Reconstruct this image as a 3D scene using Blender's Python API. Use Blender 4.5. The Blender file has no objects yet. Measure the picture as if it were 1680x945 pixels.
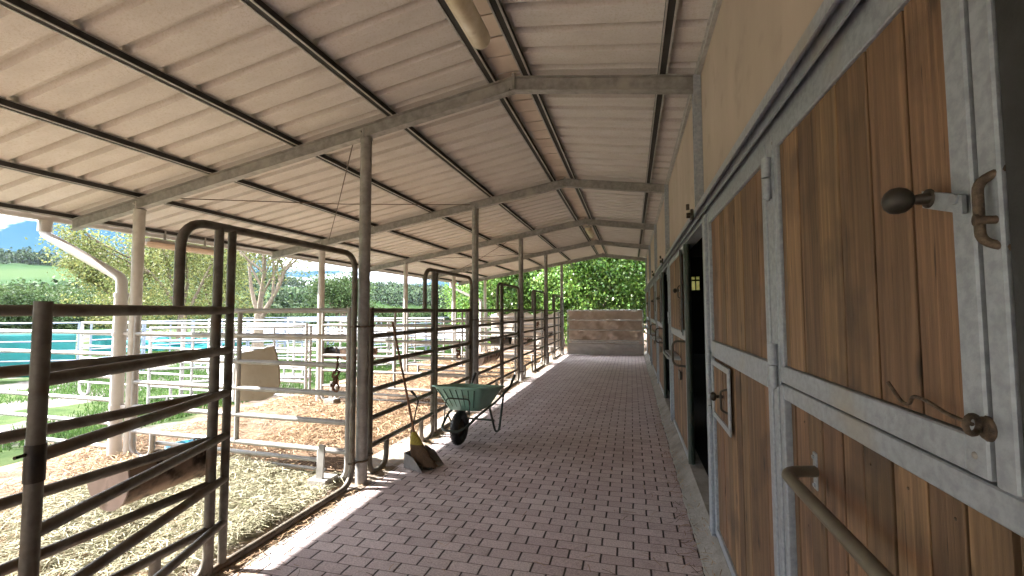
import bpy, math, random
import numpy as np
from mathutils import Vector, Matrix
R = math.radians
PI = math.pi
rnd = random.Random(7)
scene = bpy.context.scene
C = scene.collection

# ------------------------------------------------------------ camera, sky, sun, exposure
def setup():
    yaw, pitch, roll, h = 0.2707, 0.0530, -0.0025, 1.594
    cy, sy, cp, sp = math.cos(yaw), math.sin(yaw), math.cos(pitch), math.sin(pitch)
    f = Vector((-sy*cp, cy*cp, sp)); r = Vector((cy, sy, 0)); u = r.cross(f)
    r2 = math.cos(roll)*r + math.sin(roll)*u; u2 = -math.sin(roll)*r + math.cos(roll)*u
    cam = bpy.data.cameras.new('camera'); o = bpy.data.objects.new('camera', cam); C.objects.link(o)
    o.matrix_world = Matrix(((r2.x, u2.x, -f.x, 0), (r2.y, u2.y, -f.y, 0), (r2.z, u2.z, -f.z, h), (0, 0, 0, 1)))
    cam.sensor_width = 36; cam.lens = 704.38/1680*36; cam.clip_start = 0.02; cam.clip_end = 3000
    scene.camera = o
SUN_DIR = Vector((1, .17, -.585)).normalized()      # the way the light travels
setup()
w = bpy.data.worlds.new('World'); scene.world = w; w.use_nodes = True
nt = w.node_tree; N = nt.nodes; L = nt.links
bg = N['Background']
sky = N.new('ShaderNodeTexSky'); sky.sky_type = 'NISHITA'; sky.sun_disc = False
sky.sun_elevation = R(29.3); sky.sun_rotation = math.atan2(-SUN_DIR.x, -SUN_DIR.y)
tc = N.new('ShaderNodeTexCoord'); mp = N.new('ShaderNodeMapping'); mp.inputs['Scale'].default_value = (1.6, 1.6, 6)
mp.inputs['Location'].default_value = (1.9, .7, .15)
nz = N.new('ShaderNodeTexNoise'); nz.inputs['Scale'].default_value = 1.8; nz.inputs['Detail'].default_value = 9; nz.inputs['Roughness'].default_value = .58
cr = N.new('ShaderNodeValToRGB'); cr.color_ramp.elements[0].position = .53; cr.color_ramp.elements[1].position = .76
mx = N.new('ShaderNodeMixRGB'); mx.inputs[2].default_value = (8.2, 8.6, 9.3, 1)
L.new(tc.outputs['Generated'], mp.inputs[0]); L.new(mp.outputs[0], nz.inputs[0]); 
sz = N.new('ShaderNodeSeparateXYZ'); L.new(tc.outputs['Generated'], sz.inputs[0])
hi = N.new('ShaderNodeMath'); hi.operation = 'MULTIPLY_ADD'; hi.inputs[1].default_value = .30; L.new(sz.outputs[2], hi.inputs[0]); L.new(nz.outputs[0], hi.inputs[2])   # extra cloud added overhead, out of view, for fill light
L.new(hi.outputs[0], cr.inputs[0])
sky.dust_density = .3; sky.air_density = 1.0; sky.ozone_density = 2.5
deep = N.new('ShaderNodeMixRGB'); deep.inputs[0].default_value = .995; deep.inputs[2].default_value = (.05, .185, .32, 1); L.new(sky.outputs[0], deep.inputs[1])
L.new(cr.outputs[0], mx.inputs[0]); L.new(deep.outputs[0], mx.inputs[1]); L.new(mx.outputs[0], bg.inputs[0])
bg.inputs[1].default_value = .15
sl = bpy.data.lights.new('sun', 'SUN'); sl.energy = 2.4; sl.angle = R(.5); sl.color = (1, .965, .91)
so = bpy.data.objects.new('sun', sl); C.objects.link(so); so.rotation_euler = SUN_DIR.to_track_quat('-Z', 'Y').to_euler()
so.location = (-10, -3, 12)
vs = scene.view_settings; vs.view_transform = 'Standard'; vs.look = 'None'; vs.gamma = 1; vs.use_curve_mapping = False
vs.exposure = 4.05
scene.cycles.max_bounces = 10; scene.cycles.diffuse_bounces = 6

# ------------------------------------------------------------ materials
def mat(name, col, rough=.8, metal=0, noise=None, col2=None, bump=0, scale=8, stretch=(1, 1, 1), island=0, detail=5,
        lo=.35, hi=.65, trans=0, spec=.5, third=None, bscale=None, aniso=None, hue=0):
    m = bpy.data.materials.new(name); m.use_nodes = True; nt = m.node_tree; N = nt.nodes; L = nt.links
    b = N['Principled BSDF']; b.inputs['Roughness'].default_value = rough; b.inputs['Metallic'].default_value = metal
    b.inputs['Specular IOR Level'].default_value = spec if (spec != .5 or not any(q in name for q in ('leaves', 'grass', 'straw', 'hay', 'soil', 'sand'))) else .08
    tc = N.new('ShaderNodeTexCoord'); mp = N.new('ShaderNodeMapping'); mp.inputs['Scale'].default_value = stretch
    L.new(tc.outputs['Object'], mp.inputs[0])
    vec = mp.outputs[0]
    geo = N.new('ShaderNodeNewGeometry')
    if island:
        ad = N.new('ShaderNodeVectorMath'); ad.operation = 'MULTIPLY_ADD'
        ad.inputs[1].default_value = (1, 1, 1)
        cmb = N.new('ShaderNodeCombineXYZ'); ml = N.new('ShaderNodeMath'); ml.operation = 'MULTIPLY'; ml.inputs[1].default_value = 37
        L.new(geo.outputs['Random Per Island'], ml.inputs[0]); L.new(ml.outputs[0], cmb.inputs[0]); L.new(ml.outputs[0], cmb.inputs[1]); L.new(ml.outputs[0], cmb.inputs[2])
        L.new(vec, ad.inputs[0]); L.new(cmb.outputs[0], ad.inputs[2]); vec = ad.outputs[0]
    col2 = col2 or tuple(c*.7 for c in col)
    n1 = N.new('ShaderNodeTexNoise'); n1.inputs['Scale'].default_value = scale; n1.inputs['Detail'].default_value = detail; n1.inputs['Roughness'].default_value = .6
    L.new(vec, n1.inputs[0])
    rp = N.new('ShaderNodeValToRGB'); rp.color_ramp.elements[0].position = lo; rp.color_ramp.elements[1].position = hi
    rp.color_ramp.elements[0].color = (*col2, 1); rp.color_ramp.elements[1].color = (*col, 1)
    L.new(n1.outputs[0], rp.inputs[0]); out = rp.outputs[0]
    if third:      # (colour, scale, lo, hi)
        n3 = N.new('ShaderNodeTexNoise'); n3.inputs['Scale'].default_value = third[1]; n3.inputs['Detail'].default_value = 6
        L.new(tc.outputs['Object'], n3.inputs[0])
        r3 = N.new('ShaderNodeMapRange'); r3.inputs[1].default_value = third[2]; r3.inputs[2].default_value = third[3]
        L.new(n3.outputs[0], r3.inputs[0])
        m3 = N.new('ShaderNodeMixRGB'); m3.inputs[2].default_value = (*third[0], 1)
        L.new(r3.outputs[0], m3.inputs[0]); L.new(out, m3.inputs[1]); out = m3.outputs[0]
    if island:
        hs = N.new('ShaderNodeHueSaturation'); mr = N.new('ShaderNodeMapRange'); mr.inputs[3].default_value = 1-island; mr.inputs[4].default_value = 1+island
        L.new(geo.outputs['Random Per Island'], mr.inputs[0]); L.new(mr.outputs[0], hs.inputs['Value']); L.new(out, hs.inputs['Color'])
        if hue:
            wn = N.new('ShaderNodeTexWhiteNoise'); wn.noise_dimensions = '1D'; L.new(geo.outputs['Random Per Island'], wn.inputs['W'])
            m2 = N.new('ShaderNodeMapRange'); m2.inputs[3].default_value = .5-hue; m2.inputs[4].default_value = .5+hue
            L.new(wn.outputs['Value'], m2.inputs[0]); L.new(m2.outputs[0], hs.inputs['Hue'])
        out = hs.outputs[0]
    L.new(out, b.inputs['Base Color'])
    if bump:
        bp = N.new('ShaderNodeBump'); bp.inputs['Strength'].default_value = bump; bp.inputs['Distance'].default_value = .01
        if bscale:
            nb = N.new('ShaderNodeTexNoise'); nb.inputs['Scale'].default_value = bscale; nb.inputs['Detail'].default_value = 4
            L.new(tc.outputs['Object'], nb.inputs[0]); L.new(nb.outputs[0], bp.inputs['Height'])
        else: L.new(n1.outputs[0], bp.inputs['Height'])
        L.new(bp.outputs[0], b.inputs['Normal'])
    if trans:
        tl = N.new('ShaderNodeBsdfTranslucent'); L.new(out, tl.inputs[0])
        ms = N.new('ShaderNodeMixShader'); ms.inputs[0].default_value = trans
        L.new(b.outputs[0], ms.inputs[1]); L.new(tl.outputs[0], ms.inputs[2]); L.new(ms.outputs[0], N['Material Output'].inputs[0])
    return m
M = {}
M['felt'] = mat('roof_felt', (.64, .60, .575), .95, col2=(.55, .51, .48), scale=3, stretch=(1, 2.5, 1), bump=.35, bscale=110, lo=.3, hi=.7, third=((.50, .44, .37), 60, .5, .8))
M['ridge'] = mat('ridge_foam', (.66, .56, .47), .9, col2=(.56, .47, .39), scale=4)
M['galv'] = mat('galvanised_steel', (.37, .395, .43), .52, .35, col2=(.28, .30, .33), scale=48, bump=.16, lo=.36, hi=.62, third=((.36, .33, .28), 3.5, .56, .8))
M['galvd'] = mat('weathered_steel', (.35, .335, .315), .6, .3, col2=(.235, .22, .205), scale=14, bump=.12, third=((.40, .37, .33), 4, .5, .7))
M['purlin'] = mat('purlin_steel', (.50, .49, .47), .6, .3, col2=(.38, .37, .35), scale=18)
M['postpale'] = mat('pale_post', (.56, .53, .49), .5, .15, col2=(.45, .42, .38), scale=8, third=((.36, .30, .24), 5, .58, .8))
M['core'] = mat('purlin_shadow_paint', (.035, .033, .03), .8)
M['pipe'] = mat('corral_tube_shaded', (.175, .155, .125), .55, .25, col2=(.10, .085, .065), scale=11, lo=.35, hi=.6, bump=.15, third=((.13, .085, .05), 5, .52, .7))  # tubing by the aisle, its backlit shade put into a darker colour
M['pale'] = mat('pale_tube', (.34, .325, .31), .5, .15, col2=(.25, .235, .22), scale=8, third=((.42, .34, .27), 4, .6, .8))
M['blue'] = mat('grey_tube', (.17, .195, .25), .5, .2, col2=(.12, .14, .18), scale=8)
M['cream'] = mat('cream_cladding', (.46, .37, .30), .8, col2=(.40, .32, .255), scale=2.2, stretch=(1, 1, .35), third=((.30, .235, .185), 5, .58, .85), bump=.10)
M['wood'] = mat('door_planks', (.285, .162, .085), .70, col2=(.095, .053, .028), scale=3.0, stretch=(14, 14, .5), island=.28, hue=.008, detail=12, lo=.25, hi=.7, bump=.6, third=((.085, .05, .03), 3.5, .52, .72))
M['dark'] = mat('gap_shade_sheet', (.03, .022, .016), .95)  # near-black sheet behind the planks, standing in for shade in their gaps
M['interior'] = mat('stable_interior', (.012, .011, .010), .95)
M['black'] = mat('black_rubber', (.018, .018, .018), .6, col2=(.03, .03, .03), scale=20, bump=.3)
M['blackmetal'] = mat('black_metal', (.035, .033, .03), .45, .5, col2=(.07, .055, .04), scale=12)
M['rust'] = mat('rusty_steel', (.17, .12, .08), .6, .5, col2=(.055, .04, .03), scale=60, bump=.5)
M['concrete'] = mat('concrete', (.33, .305, .275), .92, col2=(.20, .185, .165), scale=5, bump=.6, bscale=70, detail=8, third=((.2, .18, .15), 22, .6, .75))
M['dust'] = mat('dusty_concrete', (.38, .33, .285), .95, col2=(.27, .22, .175), scale=7, bump=.6, bscale=60, detail=8)
M['soil'] = mat('reddish_soil', (.20, .135, .09), .95, col2=(.09, .06, .04), scale=3.5, bump=.8, bscale=30, detail=8)
M['straw'] = mat('straw', (.43, .315, .205), .8, col2=(.29, .19, .115), scale=2, island=.35, trans=.15, hue=.015)
M['hay'] = mat('hay', (.44, .41, .30), .8, col2=(.30, .285, .19), scale=2, island=.35, trans=.2, hue=.03)
M['grass'] = mat('grass_blades', (.05, .09, .024), .7, col2=(.028, .055, .014), scale=1, island=.35, trans=.35, hue=.02)
M['teal'] = mat('teal_tarp', (.0, .12, .115), .55, col2=(.0, .09, .088), scale=2)
M['tan'] = mat('tan_tarp', (.56, .45, .365), .55, col2=(.44, .35, .28), scale=4, trans=.3, bump=.15)
M['greytarp'] = mat('grey_tarp', (.42, .39, .35), .75, col2=(.33, .30, .27), scale=3)
M['paletarp'] = mat('pale_tarp', (.66, .58, .50), .7, col2=(.55, .47, .40), scale=2, trans=.25)
M['board'] = mat('beige_board', (.42, .34, .25), .7, col2=(.36, .29, .21), scale=6, bump=.15, third=((.3, .22, .14), 14, .62, .8))
M['white'] = mat('white_plastic', (.80, .81, .83), .5, col2=(.74, .75, .76), scale=3)
M['pvc'] = mat('cream_pvc', (.55, .53, .51), .45, col2=(.48, .45, .42), scale=3)
M['lamp'] = mat('lamp_cover', (.82, .74, .58), .35, col2=(.55, .45, .29), scale=5, third=((.35, .25, .14), 9, .6, .8))
M['lampbody'] = mat('lamp_body', (.42, .40, .36), .5, col2=(.35, .33, .3))
M['tub'] = mat('green_plastic', (.25, .47, .38), .45, col2=(.20, .38, .31), scale=6, third=((.25, .27, .22), 10, .6, .8))
M['green_paint'] = mat('dark_green_tube', (.028, .045, .035), .45, .2, col2=(.05, .05, .04), scale=20)
M['yellow'] = mat('yellow_bristles', (.50, .42, .05), .8, col2=(.20, .13, .03), scale=30, stretch=(8, 8, 1), bump=.5)
M['stick'] = mat('broom_stick', (.24, .12, .06), .6, col2=(.15, .08, .045), scale=9)
M['troughc'] = mat('trough_plastic', (.50, .36, .27), .7, col2=(.30, .20, .14), scale=6, bump=.3, third=((.09, .06, .04), 11, .47, .62))
M['troughcap'] = mat('trough_end', (.60, .47, .42), .7, col2=(.48, .37, .32), scale=10, third=((.25, .18, .13), 9, .6, .75))
M['leaf'] = mat('fig_leaves', (.14, .235, .045), .36, spec=.45, col2=(.07, .135, .025), scale=.6, island=.45, trans=.38, hue=.03)
M['willow'] = mat('willow_leaves', (.15, .15, .05), .6, col2=(.075, .095, .032), scale=.4, island=.35, trans=.35, hue=.03)
M['midleaf'] = mat('tree_leaves', (.05, .075, .026), .7, col2=(.026, .045, .015), scale=.15, island=.35, trans=.25, hue=.02)
M['farleaf'] = mat('woodland_leaves', (.04, .06, .026), .85, col2=(.024, .04, .018), scale=.03, island=.3, hue=.03)
M['bark'] = mat('bark', (.16, .12, .085), .9, col2=(.09, .065, .045), scale=10, bump=.6)
M['cloth'] = mat('brown_halter', (.16, .07, .04), .85, col2=(.09, .04, .02), scale=20)
M['straphay'] = mat('hay_knot', (.33, .15, .08), .9)
M['yellowpane'] = mat('yellow_pane', (.55, .52, .30), .5, trans=.8)

def weather_wood(m):          # fine grain lines, knots and short dark cracks
    nt = m.node_tree; N = nt.nodes; L = nt.links; b = N['Principled BSDF']; src = b.inputs['Base Color'].links[0].from_socket
    tc = N.new('ShaderNodeTexCoord'); geo = N.new('ShaderNodeNewGeometry')
    off = N.new('ShaderNodeMath'); off.operation = 'MULTIPLY'; off.inputs[1].default_value = 53; L.new(geo.outputs['Random Per Island'], off.inputs[0])
    def mapped(sc):
        mp = N.new('ShaderNodeMapping'); mp.inputs['Scale'].default_value = sc; ad = N.new('ShaderNodeVectorMath'); ad.operation = 'ADD'
        L.new(tc.outputs['Object'], mp.inputs[0]); L.new(mp.outputs[0], ad.inputs[0]); L.new(off.outputs[0], ad.inputs[1]); return ad.outputs[0]
    def mr(sock, a, c, d, e):
        r = N.new('ShaderNodeMapRange'); r.inputs[1].default_value = a; r.inputs[2].default_value = c; r.inputs[3].default_value = d; r.inputs[4].default_value = e; L.new(sock, r.inputs[0]); return r.outputs[0]
    g = N.new('ShaderNodeTexNoise'); g.inputs['Scale'].default_value = 1; g.inputs['Detail'].default_value = 4; g.inputs['Distortion'].default_value = .6; L.new(mapped((90, 90, 2.2)), g.inputs[0])
    k = N.new('ShaderNodeTexVoronoi'); k.inputs['Scale'].default_value = 1; L.new(mapped((9, 9, 3.2)), k.inputs[0])
    c = N.new('ShaderNodeTexNoise'); c.inputs['Scale'].default_value = 1; c.inputs['Detail'].default_value = 2; L.new(mapped((130, 130, 5)), c.inputs[0])
    out = src
    for v in (mr(g.outputs[0], .3, .7, .72, 1.18), mr(k.outputs['Distance'], .05, .13, .30, 1), mr(c.outputs[0], .27, .32, .35, 1)):
        m1 = N.new('ShaderNodeMixRGB'); m1.blend_type = 'MULTIPLY'; m1.inputs[0].default_value = 1; L.new(out, m1.inputs[1]); L.new(v, m1.inputs[2]); out = m1.outputs[0]
    L.new(out, b.inputs['Base Color'])
weather_wood(M['wood'])
def paver_mat():
    m = bpy.data.materials.new('red_pavers'); m.use_nodes = True; nt = m.node_tree; N = nt.nodes; L = nt.links
    b = N['Principled BSDF']; b.inputs['Roughness'].default_value = .8
    tc = N.new('ShaderNodeTexCoord')
    def mth(op, a, c=None, d=None):
        n = N.new('ShaderNodeMath'); n.operation = op
        for i, q in enumerate((a, c, d)):
            if q is None: continue
            if isinstance(q, (int, float)): n.inputs[i].default_value = q
            else: L.new(q, n.inputs[i])
        return n.outputs[0]
    def noise(sc, det=5, ro=.5):
        n = N.new('ShaderNodeTexNoise'); n.inputs['Scale'].default_value = sc; n.inputs['Detail'].default_value = det; n.inputs['Roughness'].default_value = ro
        L.new(tc.outputs['Object'], n.inputs[0]); return n
    sx = N.new('ShaderNodeSeparateXYZ'); L.new(tc.outputs['Object'], sx.inputs[0])
    wob = noise(2.2, 3); ws = N.new('ShaderNodeSeparateXYZ'); L.new(wob.outputs['Color'], ws.inputs[0])
    x = mth('ADD', sx.outputs[0], mth('MULTIPLY', ws.outputs[0], .022)); y = mth('ADD', sx.outputs[1], mth('MULTIPLY', ws.outputs[1], .022))
    v = mth('MULTIPLY', y, 10); row = mth('FLOOR', v); fv = mth('SUBTRACT', v, row)
    u = mth('ADD', mth('MULTIPLY', x, 5), mth('MULTIPLY', row, .5)); col = mth('FLOOR', u); fu = mth('SUBTRACT', u, col)
    du = mth('MULTIPLY', mth('MINIMUM', fu, mth('SUBTRACT', 1, fu)), .2); dv = mth('MULTIPLY', mth('MINIMUM', fv, mth('SUBTRACT', 1, fv)), .1)
    def sstep(val, lo, hi):
        r = N.new('ShaderNodeMapRange'); r.interpolation_type = 'SMOOTHSTEP'; r.inputs[1].default_value = lo; r.inputs[2].default_value = hi; L.new(val, r.inputs[0]); return r.outputs[0]
    hu = sstep(du, .0025, .0085); hv = sstep(dv, .0008, .0045)
    cmb = N.new('ShaderNodeCombineXYZ'); L.new(row, cmb.inputs[0]); L.new(col, cmb.inputs[1])
    wn = N.new('ShaderNodeTexWhiteNoise'); wn.noise_dimensions = '2D'; L.new(cmb.outputs[0], wn.inputs['Vector'])
    base = N.new('ShaderNodeMixRGB'); base.inputs[1].default_value = (.47, .38, .385, 1); base.inputs[2].default_value = (.62, .53, .53, 1); L.new(wn.outputs['Value'], base.inputs[0])
    n2 = noise(1.1, 9, .65); r2 = sstep(n2.outputs[0], .40, .72)
    m1 = N.new('ShaderNodeMixRGB'); m1.inputs[2].default_value = (.56, .50, .485, 1); L.new(mth('MULTIPLY', r2, .6), m1.inputs[0]); L.new(base.outputs[0], m1.inputs[1])
    n4 = noise(4.5, 6, .6); r4 = sstep(n4.outputs[0], .56, .74)
    m4 = N.new('ShaderNodeMixRGB'); m4.inputs[2].default_value = (.30, .225, .21, 1); L.new(mth('MULTIPLY', r4, .5), m4.inputs[0]); L.new(m1.outputs[0], m4.inputs[1])
    n3 = noise(110, 3); r3 = N.new('ShaderNodeMapRange'); r3.inputs[1].default_value = .3; r3.inputs[2].default_value = .7; r3.inputs[3].default_value = .72; r3.inputs[4].default_value = 1.2
    L.new(n3.outputs[0], r3.inputs[0])
    m2 = N.new('ShaderNodeMixRGB'); m2.blend_type = 'MULTIPLY'; m2.inputs[0].default_value = 1; L.new(m4.outputs[0], m2.inputs[1]); L.new(r3.outputs[0], m2.inputs[2])
    j1 = N.new('ShaderNodeMixRGB'); j1.inputs[1].default_value = (.16, .12, .11, 1); L.new(hv, j1.inputs[0]); L.new(m2.outputs[0], j1.inputs[2])
    j2 = N.new('ShaderNodeMixRGB'); j2.inputs[1].default_value = (.035, .025, .022, 1); L.new(hu, j2.inputs[0]); L.new(j1.outputs[0], j2.inputs[2])
    L.new(j2.outputs[0], b.inputs['Base Color'])
    ht = mth('ADD', mth('MINIMUM', hu, mth('ADD', mth('MULTIPLY', hv, .5), .5)), mth('MULTIPLY', n3.outputs[0], .16))
    bp = N.new('ShaderNodeBump'); bp.inputs['Strength'].default_value = .9; bp.inputs['Distance'].default_value = .012
    L.new(ht, bp.inputs['Height']); L.new(bp.outputs[0], b.inputs['Normal'])
    return m
M['paver'] = paver_mat()

def ground_mat():
    m = bpy.data.materials.new('ground'); m.use_nodes = True; nt = m.node_tree; N = nt.nodes; L = nt.links
    b = N['Principled BSDF']; b.inputs['Roughness'].default_value = 1; b.inputs['Specular IOR Level'].default_value = .02
    tc = N.new('ShaderNodeTexCoord')
    def noise(s, d=6):
        n = N.new('ShaderNodeTexNoise'); n.inputs['Scale'].default_value = s; n.inputs['Detail'].default_value = d; L.new(tc.outputs['Object'], n.inputs[0]); return n.outputs[0]
    def ramp(i, a, c1, c, c2):
        r = N.new('ShaderNodeValToRGB'); r.color_ramp.elements[0].position = a; r.color_ramp.elements[0].color = (*c1, 1)
        r.color_ramp.elements[1].position = c; r.color_ramp.elements[1].color = (*c2, 1); L.new(i, r.inputs[0]); return r.outputs[0]
    dirt = ramp(noise(2.5, 9), .35, (.12, .08, .058), .65, (.23, .165, .125))
    grass = ramp(noise(1.6, 10), .38, (.014, .028, .008), .66, (.042, .056, .021))
    far = ramp(noise(.012, 4), .42, (.010, .027, .006), .56, (.018, .034, .009))
    sx = N.new('ShaderNodeSeparateXYZ'); L.new(tc.outputs['Object'], sx.inputs[0])
    # dirt close to the shed, grass further out with ragged edge
    n = noise(.55, 7)
    a = N.new('ShaderNodeMath'); a.operation = 'MULTIPLY_ADD'; a.inputs[1].default_value = 7; L.new(n, a.inputs[0]); L.new(sx.outputs[0], a.inputs[2])
    mr = N.new('ShaderNodeMapRange'); mr.inputs[1].default_value = -2.9; mr.inputs[2].default_value = -3.5; L.new(a.outputs[0], mr.inputs[0])
    soil2 = ramp(noise(9, 6), .35, (.06, .052, .046), .65, (.12, .105, .095)); pm = N.new('ShaderNodeMapRange'); pm.inputs[1].default_value = .50; pm.inputs[2].default_value = .56; L.new(noise(.7, 10), pm.inputs[0])
    gg = N.new('ShaderNodeMixRGB'); L.new(pm.outputs[0], gg.inputs[0]); L.new(grass, gg.inputs[1]); L.new(soil2, gg.inputs[2]); grass = gg.outputs[0]
    m1 = N.new('ShaderNodeMixRGB'); L.new(mr.outputs[0], m1.inputs[0]); L.new(dirt, m1.inputs[1]); L.new(grass, m1.inputs[2])
    ln = N.new('ShaderNodeVectorMath'); ln.operation = 'LENGTH'; L.new(tc.outputs['Object'], ln.inputs[0])
    m3 = N.new('ShaderNodeMapRange'); m3.inputs[1].default_value = 40; m3.inputs[2].default_value = 90; L.new(ln.outputs['Value'], m3.inputs[0])
    m2 = N.new('ShaderNodeMixRGB'); L.new(m3.outputs[0], m2.inputs[0]); L.new(m1.outputs[0], m2.inputs[1]); L.new(far, m2.inputs[2])
    L.new(m2.outputs[0], b.inputs['Base Color'])
    bp = N.new('ShaderNodeBump'); bp.inputs['Strength'].default_value = .6; bp.inputs['Distance'].default_value = .03; L.new(noise(14), bp.inputs['Height']); L.new(bp.outputs[0], b.inputs['Normal'])
    return m
M['ground'] = ground_mat()

# ------------------------------------------------------------ mesh helpers
class MB:
    def __init__(s): s.v = []; s.f = []; s.sm = []
    def add(s, vs, fs, smooth=False):
        o = len(s.v); s.v += [tuple(v) for v in vs]; s.f += [tuple(i+o for i in f) for f in fs]; s.sm += [smooth]*len(fs); return s
    def box(s, x0, x1, y0, y1, z0, z1, mtx=None):
        vs = [Vector(p) for p in ((x0,y0,z0),(x1,y0,z0),(x1,y1,z0),(x0,y1,z0),(x0,y0,z1),(x1,y0,z1),(x1,y1,z1),(x0,y1,z1))]
        if mtx: vs = [mtx @ v for v in vs]
        return s.add(vs, [(0,3,2,1),(4,5,6,7),(0,1,5,4),(1,2,6,5),(2,3,7,6),(3,0,4,7)])
    def bbox(s, x0, x1, y0, y1, z0, z1, c=.004, mtx=None):   # box with chamfered edges
        vs = []; 
        for zi, z in ((0, z0), (1, z0+c), (2, z1-c), (3, z1)):
            k = c if zi in (0, 3) else 0
            a0, a1, b0, b1 = x0+k, x1-k, y0+k, y1-k
            q = c if k == 0 else c*.5
            vs += [(a0+q,b0,z),(a1-q,b0,z),(a1,b0+q,z),(a1,b1-q,z),(a1-q,b1,z),(a0+q,b1,z),(a0,b1-q,z),(a0,b0+q,z)]
        if mtx: vs = [mtx @ Vector(v) for v in vs]
        fs = [tuple(reversed(range(8))), tuple(range(24, 32))]
        for k in range(3):
            for i in range(8):
                j = (i+1) % 8; fs.append((k*8+i, k*8+j, k*8+8+j, k*8+8+i))
        return s.add(vs, fs)
    def prism(s, prof, a, b, right, up):      # closed profile (u,v) swept from a to b
        a, b, right, up = map(Vector, (a, b, right, up)); n = len(prof)
        vs = [a+right*p[0]+up*p[1] for p in prof]+[b+right*p[0]+up*p[1] for p in prof]
        fs = [(i, (i+1) % n, n+(i+1) % n, n+i) for i in range(n)]+[tuple(reversed(range(n))), tuple(range(n, 2*n))]
        return s.add(vs, fs)
    def tube(s, pts, r, seg=10, cap=True, flat=1):
        pts = [Vector(p) for p in pts]; n = len(pts); rs = r if isinstance(r, (list, tuple)) else [r]*n
        t0 = (pts[1]-pts[0]).normalized(); up = Vector((0, 0, 1)) if abs(t0.z) < .9 else Vector((1, 0, 0))
        nx = t0.cross(up).normalized(); vs = []; 
        for i, p in enumerate(pts):
            t = ((pts[min(i+1, n-1)]-p).normalized()+(p-pts[max(i-1, 0)]).normalized()).normalized() if 0 < i < n-1 else (pts[min(i+1, n-1)]-pts[max(i-1, 0)]).normalized()
            nx = (nx-t*nx.dot(t)).normalized(); ny = t.cross(nx)
            for k in range(seg):
                a = 2*PI*k/seg; vs.append(p+(nx*math.cos(a)*flat+ny*math.sin(a))*rs[i])
        fs = [(i*seg+k, i*seg+(k+1) % seg, (i+1)*seg+(k+1) % seg, (i+1)*seg+k) for i in range(n-1) for k in range(seg)]
        s.add(vs, fs, True)
        if cap:
            s.add([vs[k] for k in range(seg)], [tuple(reversed(range(seg)))]); s.add(vs[-seg:], [tuple(range(seg))])
        return s
    def lathe(s, prof, base, axis=(0, 0, 1), seg=16):     # prof: (radius, along)
        base = Vector(base); ax = Vector(axis).normalized(); a = ax.orthogonal().normalized(); b = ax.cross(a); n = len(prof)
        vs = [base+ax*h+(a*math.cos(2*PI*k/seg)+b*math.sin(2*PI*k/seg))*r for r, h in prof for k in range(seg)]
        fs = [(i*seg+k, i*seg+(k+1) % seg, (i+1)*seg+(k+1) % seg, (i+1)*seg+k) for i in range(n-1) for k in range(seg)]
        return s.add(vs, fs, True)
    def build(s, name, m, parent=None, off=(0, 0, 0)):
        me = bpy.data.meshes.new(name); off = Vector(off)
        me.from_pydata([Vector(v)-off for v in s.v], [], s.f); me.polygons.foreach_set('use_smooth', s.sm)
        me.materials.append(m if not isinstance(m, str) else M[m]); me.update()
        o = bpy.data.objects.new(name, me); C.objects.link(o)
        if parent: o.parent = parent
        return o
def arc(c, r, a0, a1, ax, ay, n=7):
    c, ax, ay = Vector(c), Vector(ax), Vector(ay)
    return [c+ax*math.cos(a0+(a1-a0)*i/n)*r+ay*math.sin(a0+(a1-a0)*i/n)*r for i in range(n+1)]
def rounded(pts, r, n=5):
    pts = [Vector(p) for p in pts]; out = [pts[0]]
    for i in range(1, len(pts)-1):
        a, b, c = pts[i-1], pts[i], pts[i+1]; d1 = (a-b); d2 = (c-b); q = min(r, d1.length*.49, d2.length*.49)
        p1 = b+d1.normalized()*q; p2 = b+d2.normalized()*q
        for k in range(n+1):
            t = k/n; out.append(p1*(1-t)**2+b*2*t*(1-t)+p2*t*t)
    return out+[pts[-1]]
def tag(o, label=None, cat=None, group=None, kind=None):
    if label: o['label'] = label
    if cat: o['category'] = cat
    if group: o['group'] = group
    if kind: o['kind'] = kind
    return o
def thing(name, label, cat, loc=(0, 0, 0), rz=0, group=None):
    o = bpy.data.objects.new(name, None); o.empty_display_size = .1; C.objects.link(o)
    o.location = loc; o.rotation_euler = (0, 0, rz); return tag(o, label, cat, group)
def kids(o): return [c for c in bpy.data.objects if c.parent == o]
def dup(o, loc, rz, label, parent=None):
    def cp(q, par):
        c = q.copy(); C.objects.link(c); c.parent = par
        for ch in tree_of[q.name]: cp(ch, c)
        return c
    tree_of = {}
    def rec(q):
        tree_of[q.name] = kids(q)
        for ch in tree_of[q.name]: rec(ch)
    rec(o)
    c = cp(o, parent); c.location = loc; c.rotation_euler = (0, 0, rz); c['label'] = label
    return c
def fast_mesh(name, V, F, m, smooth=False):          # numpy arrays, quads
    me = bpy.data.meshes.new(name); nf = len(F); k = F.shape[1]
    me.vertices.add(len(V)); me.vertices.foreach_set('co', V.astype(np.float32).ravel())
    me.loops.add(nf*k); me.loops.foreach_set('vertex_index', F.astype(np.int32).ravel())
    me.polygons.add(nf); me.polygons.foreach_set('loop_start', np.arange(0, nf*k, k, dtype=np.int32))
    me.polygons.foreach_set('loop_total', np.full(nf, k, dtype=np.int32))
    me.update(calc_edges=True); me.validate(); me.materials.append(M[m])
    if smooth: me.polygons.foreach_set('use_smooth', [True]*nf)
    o = bpy.data.objects.new(name, me); C.objects.link(o); return o
rg = np.random.default_rng(11)
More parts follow.
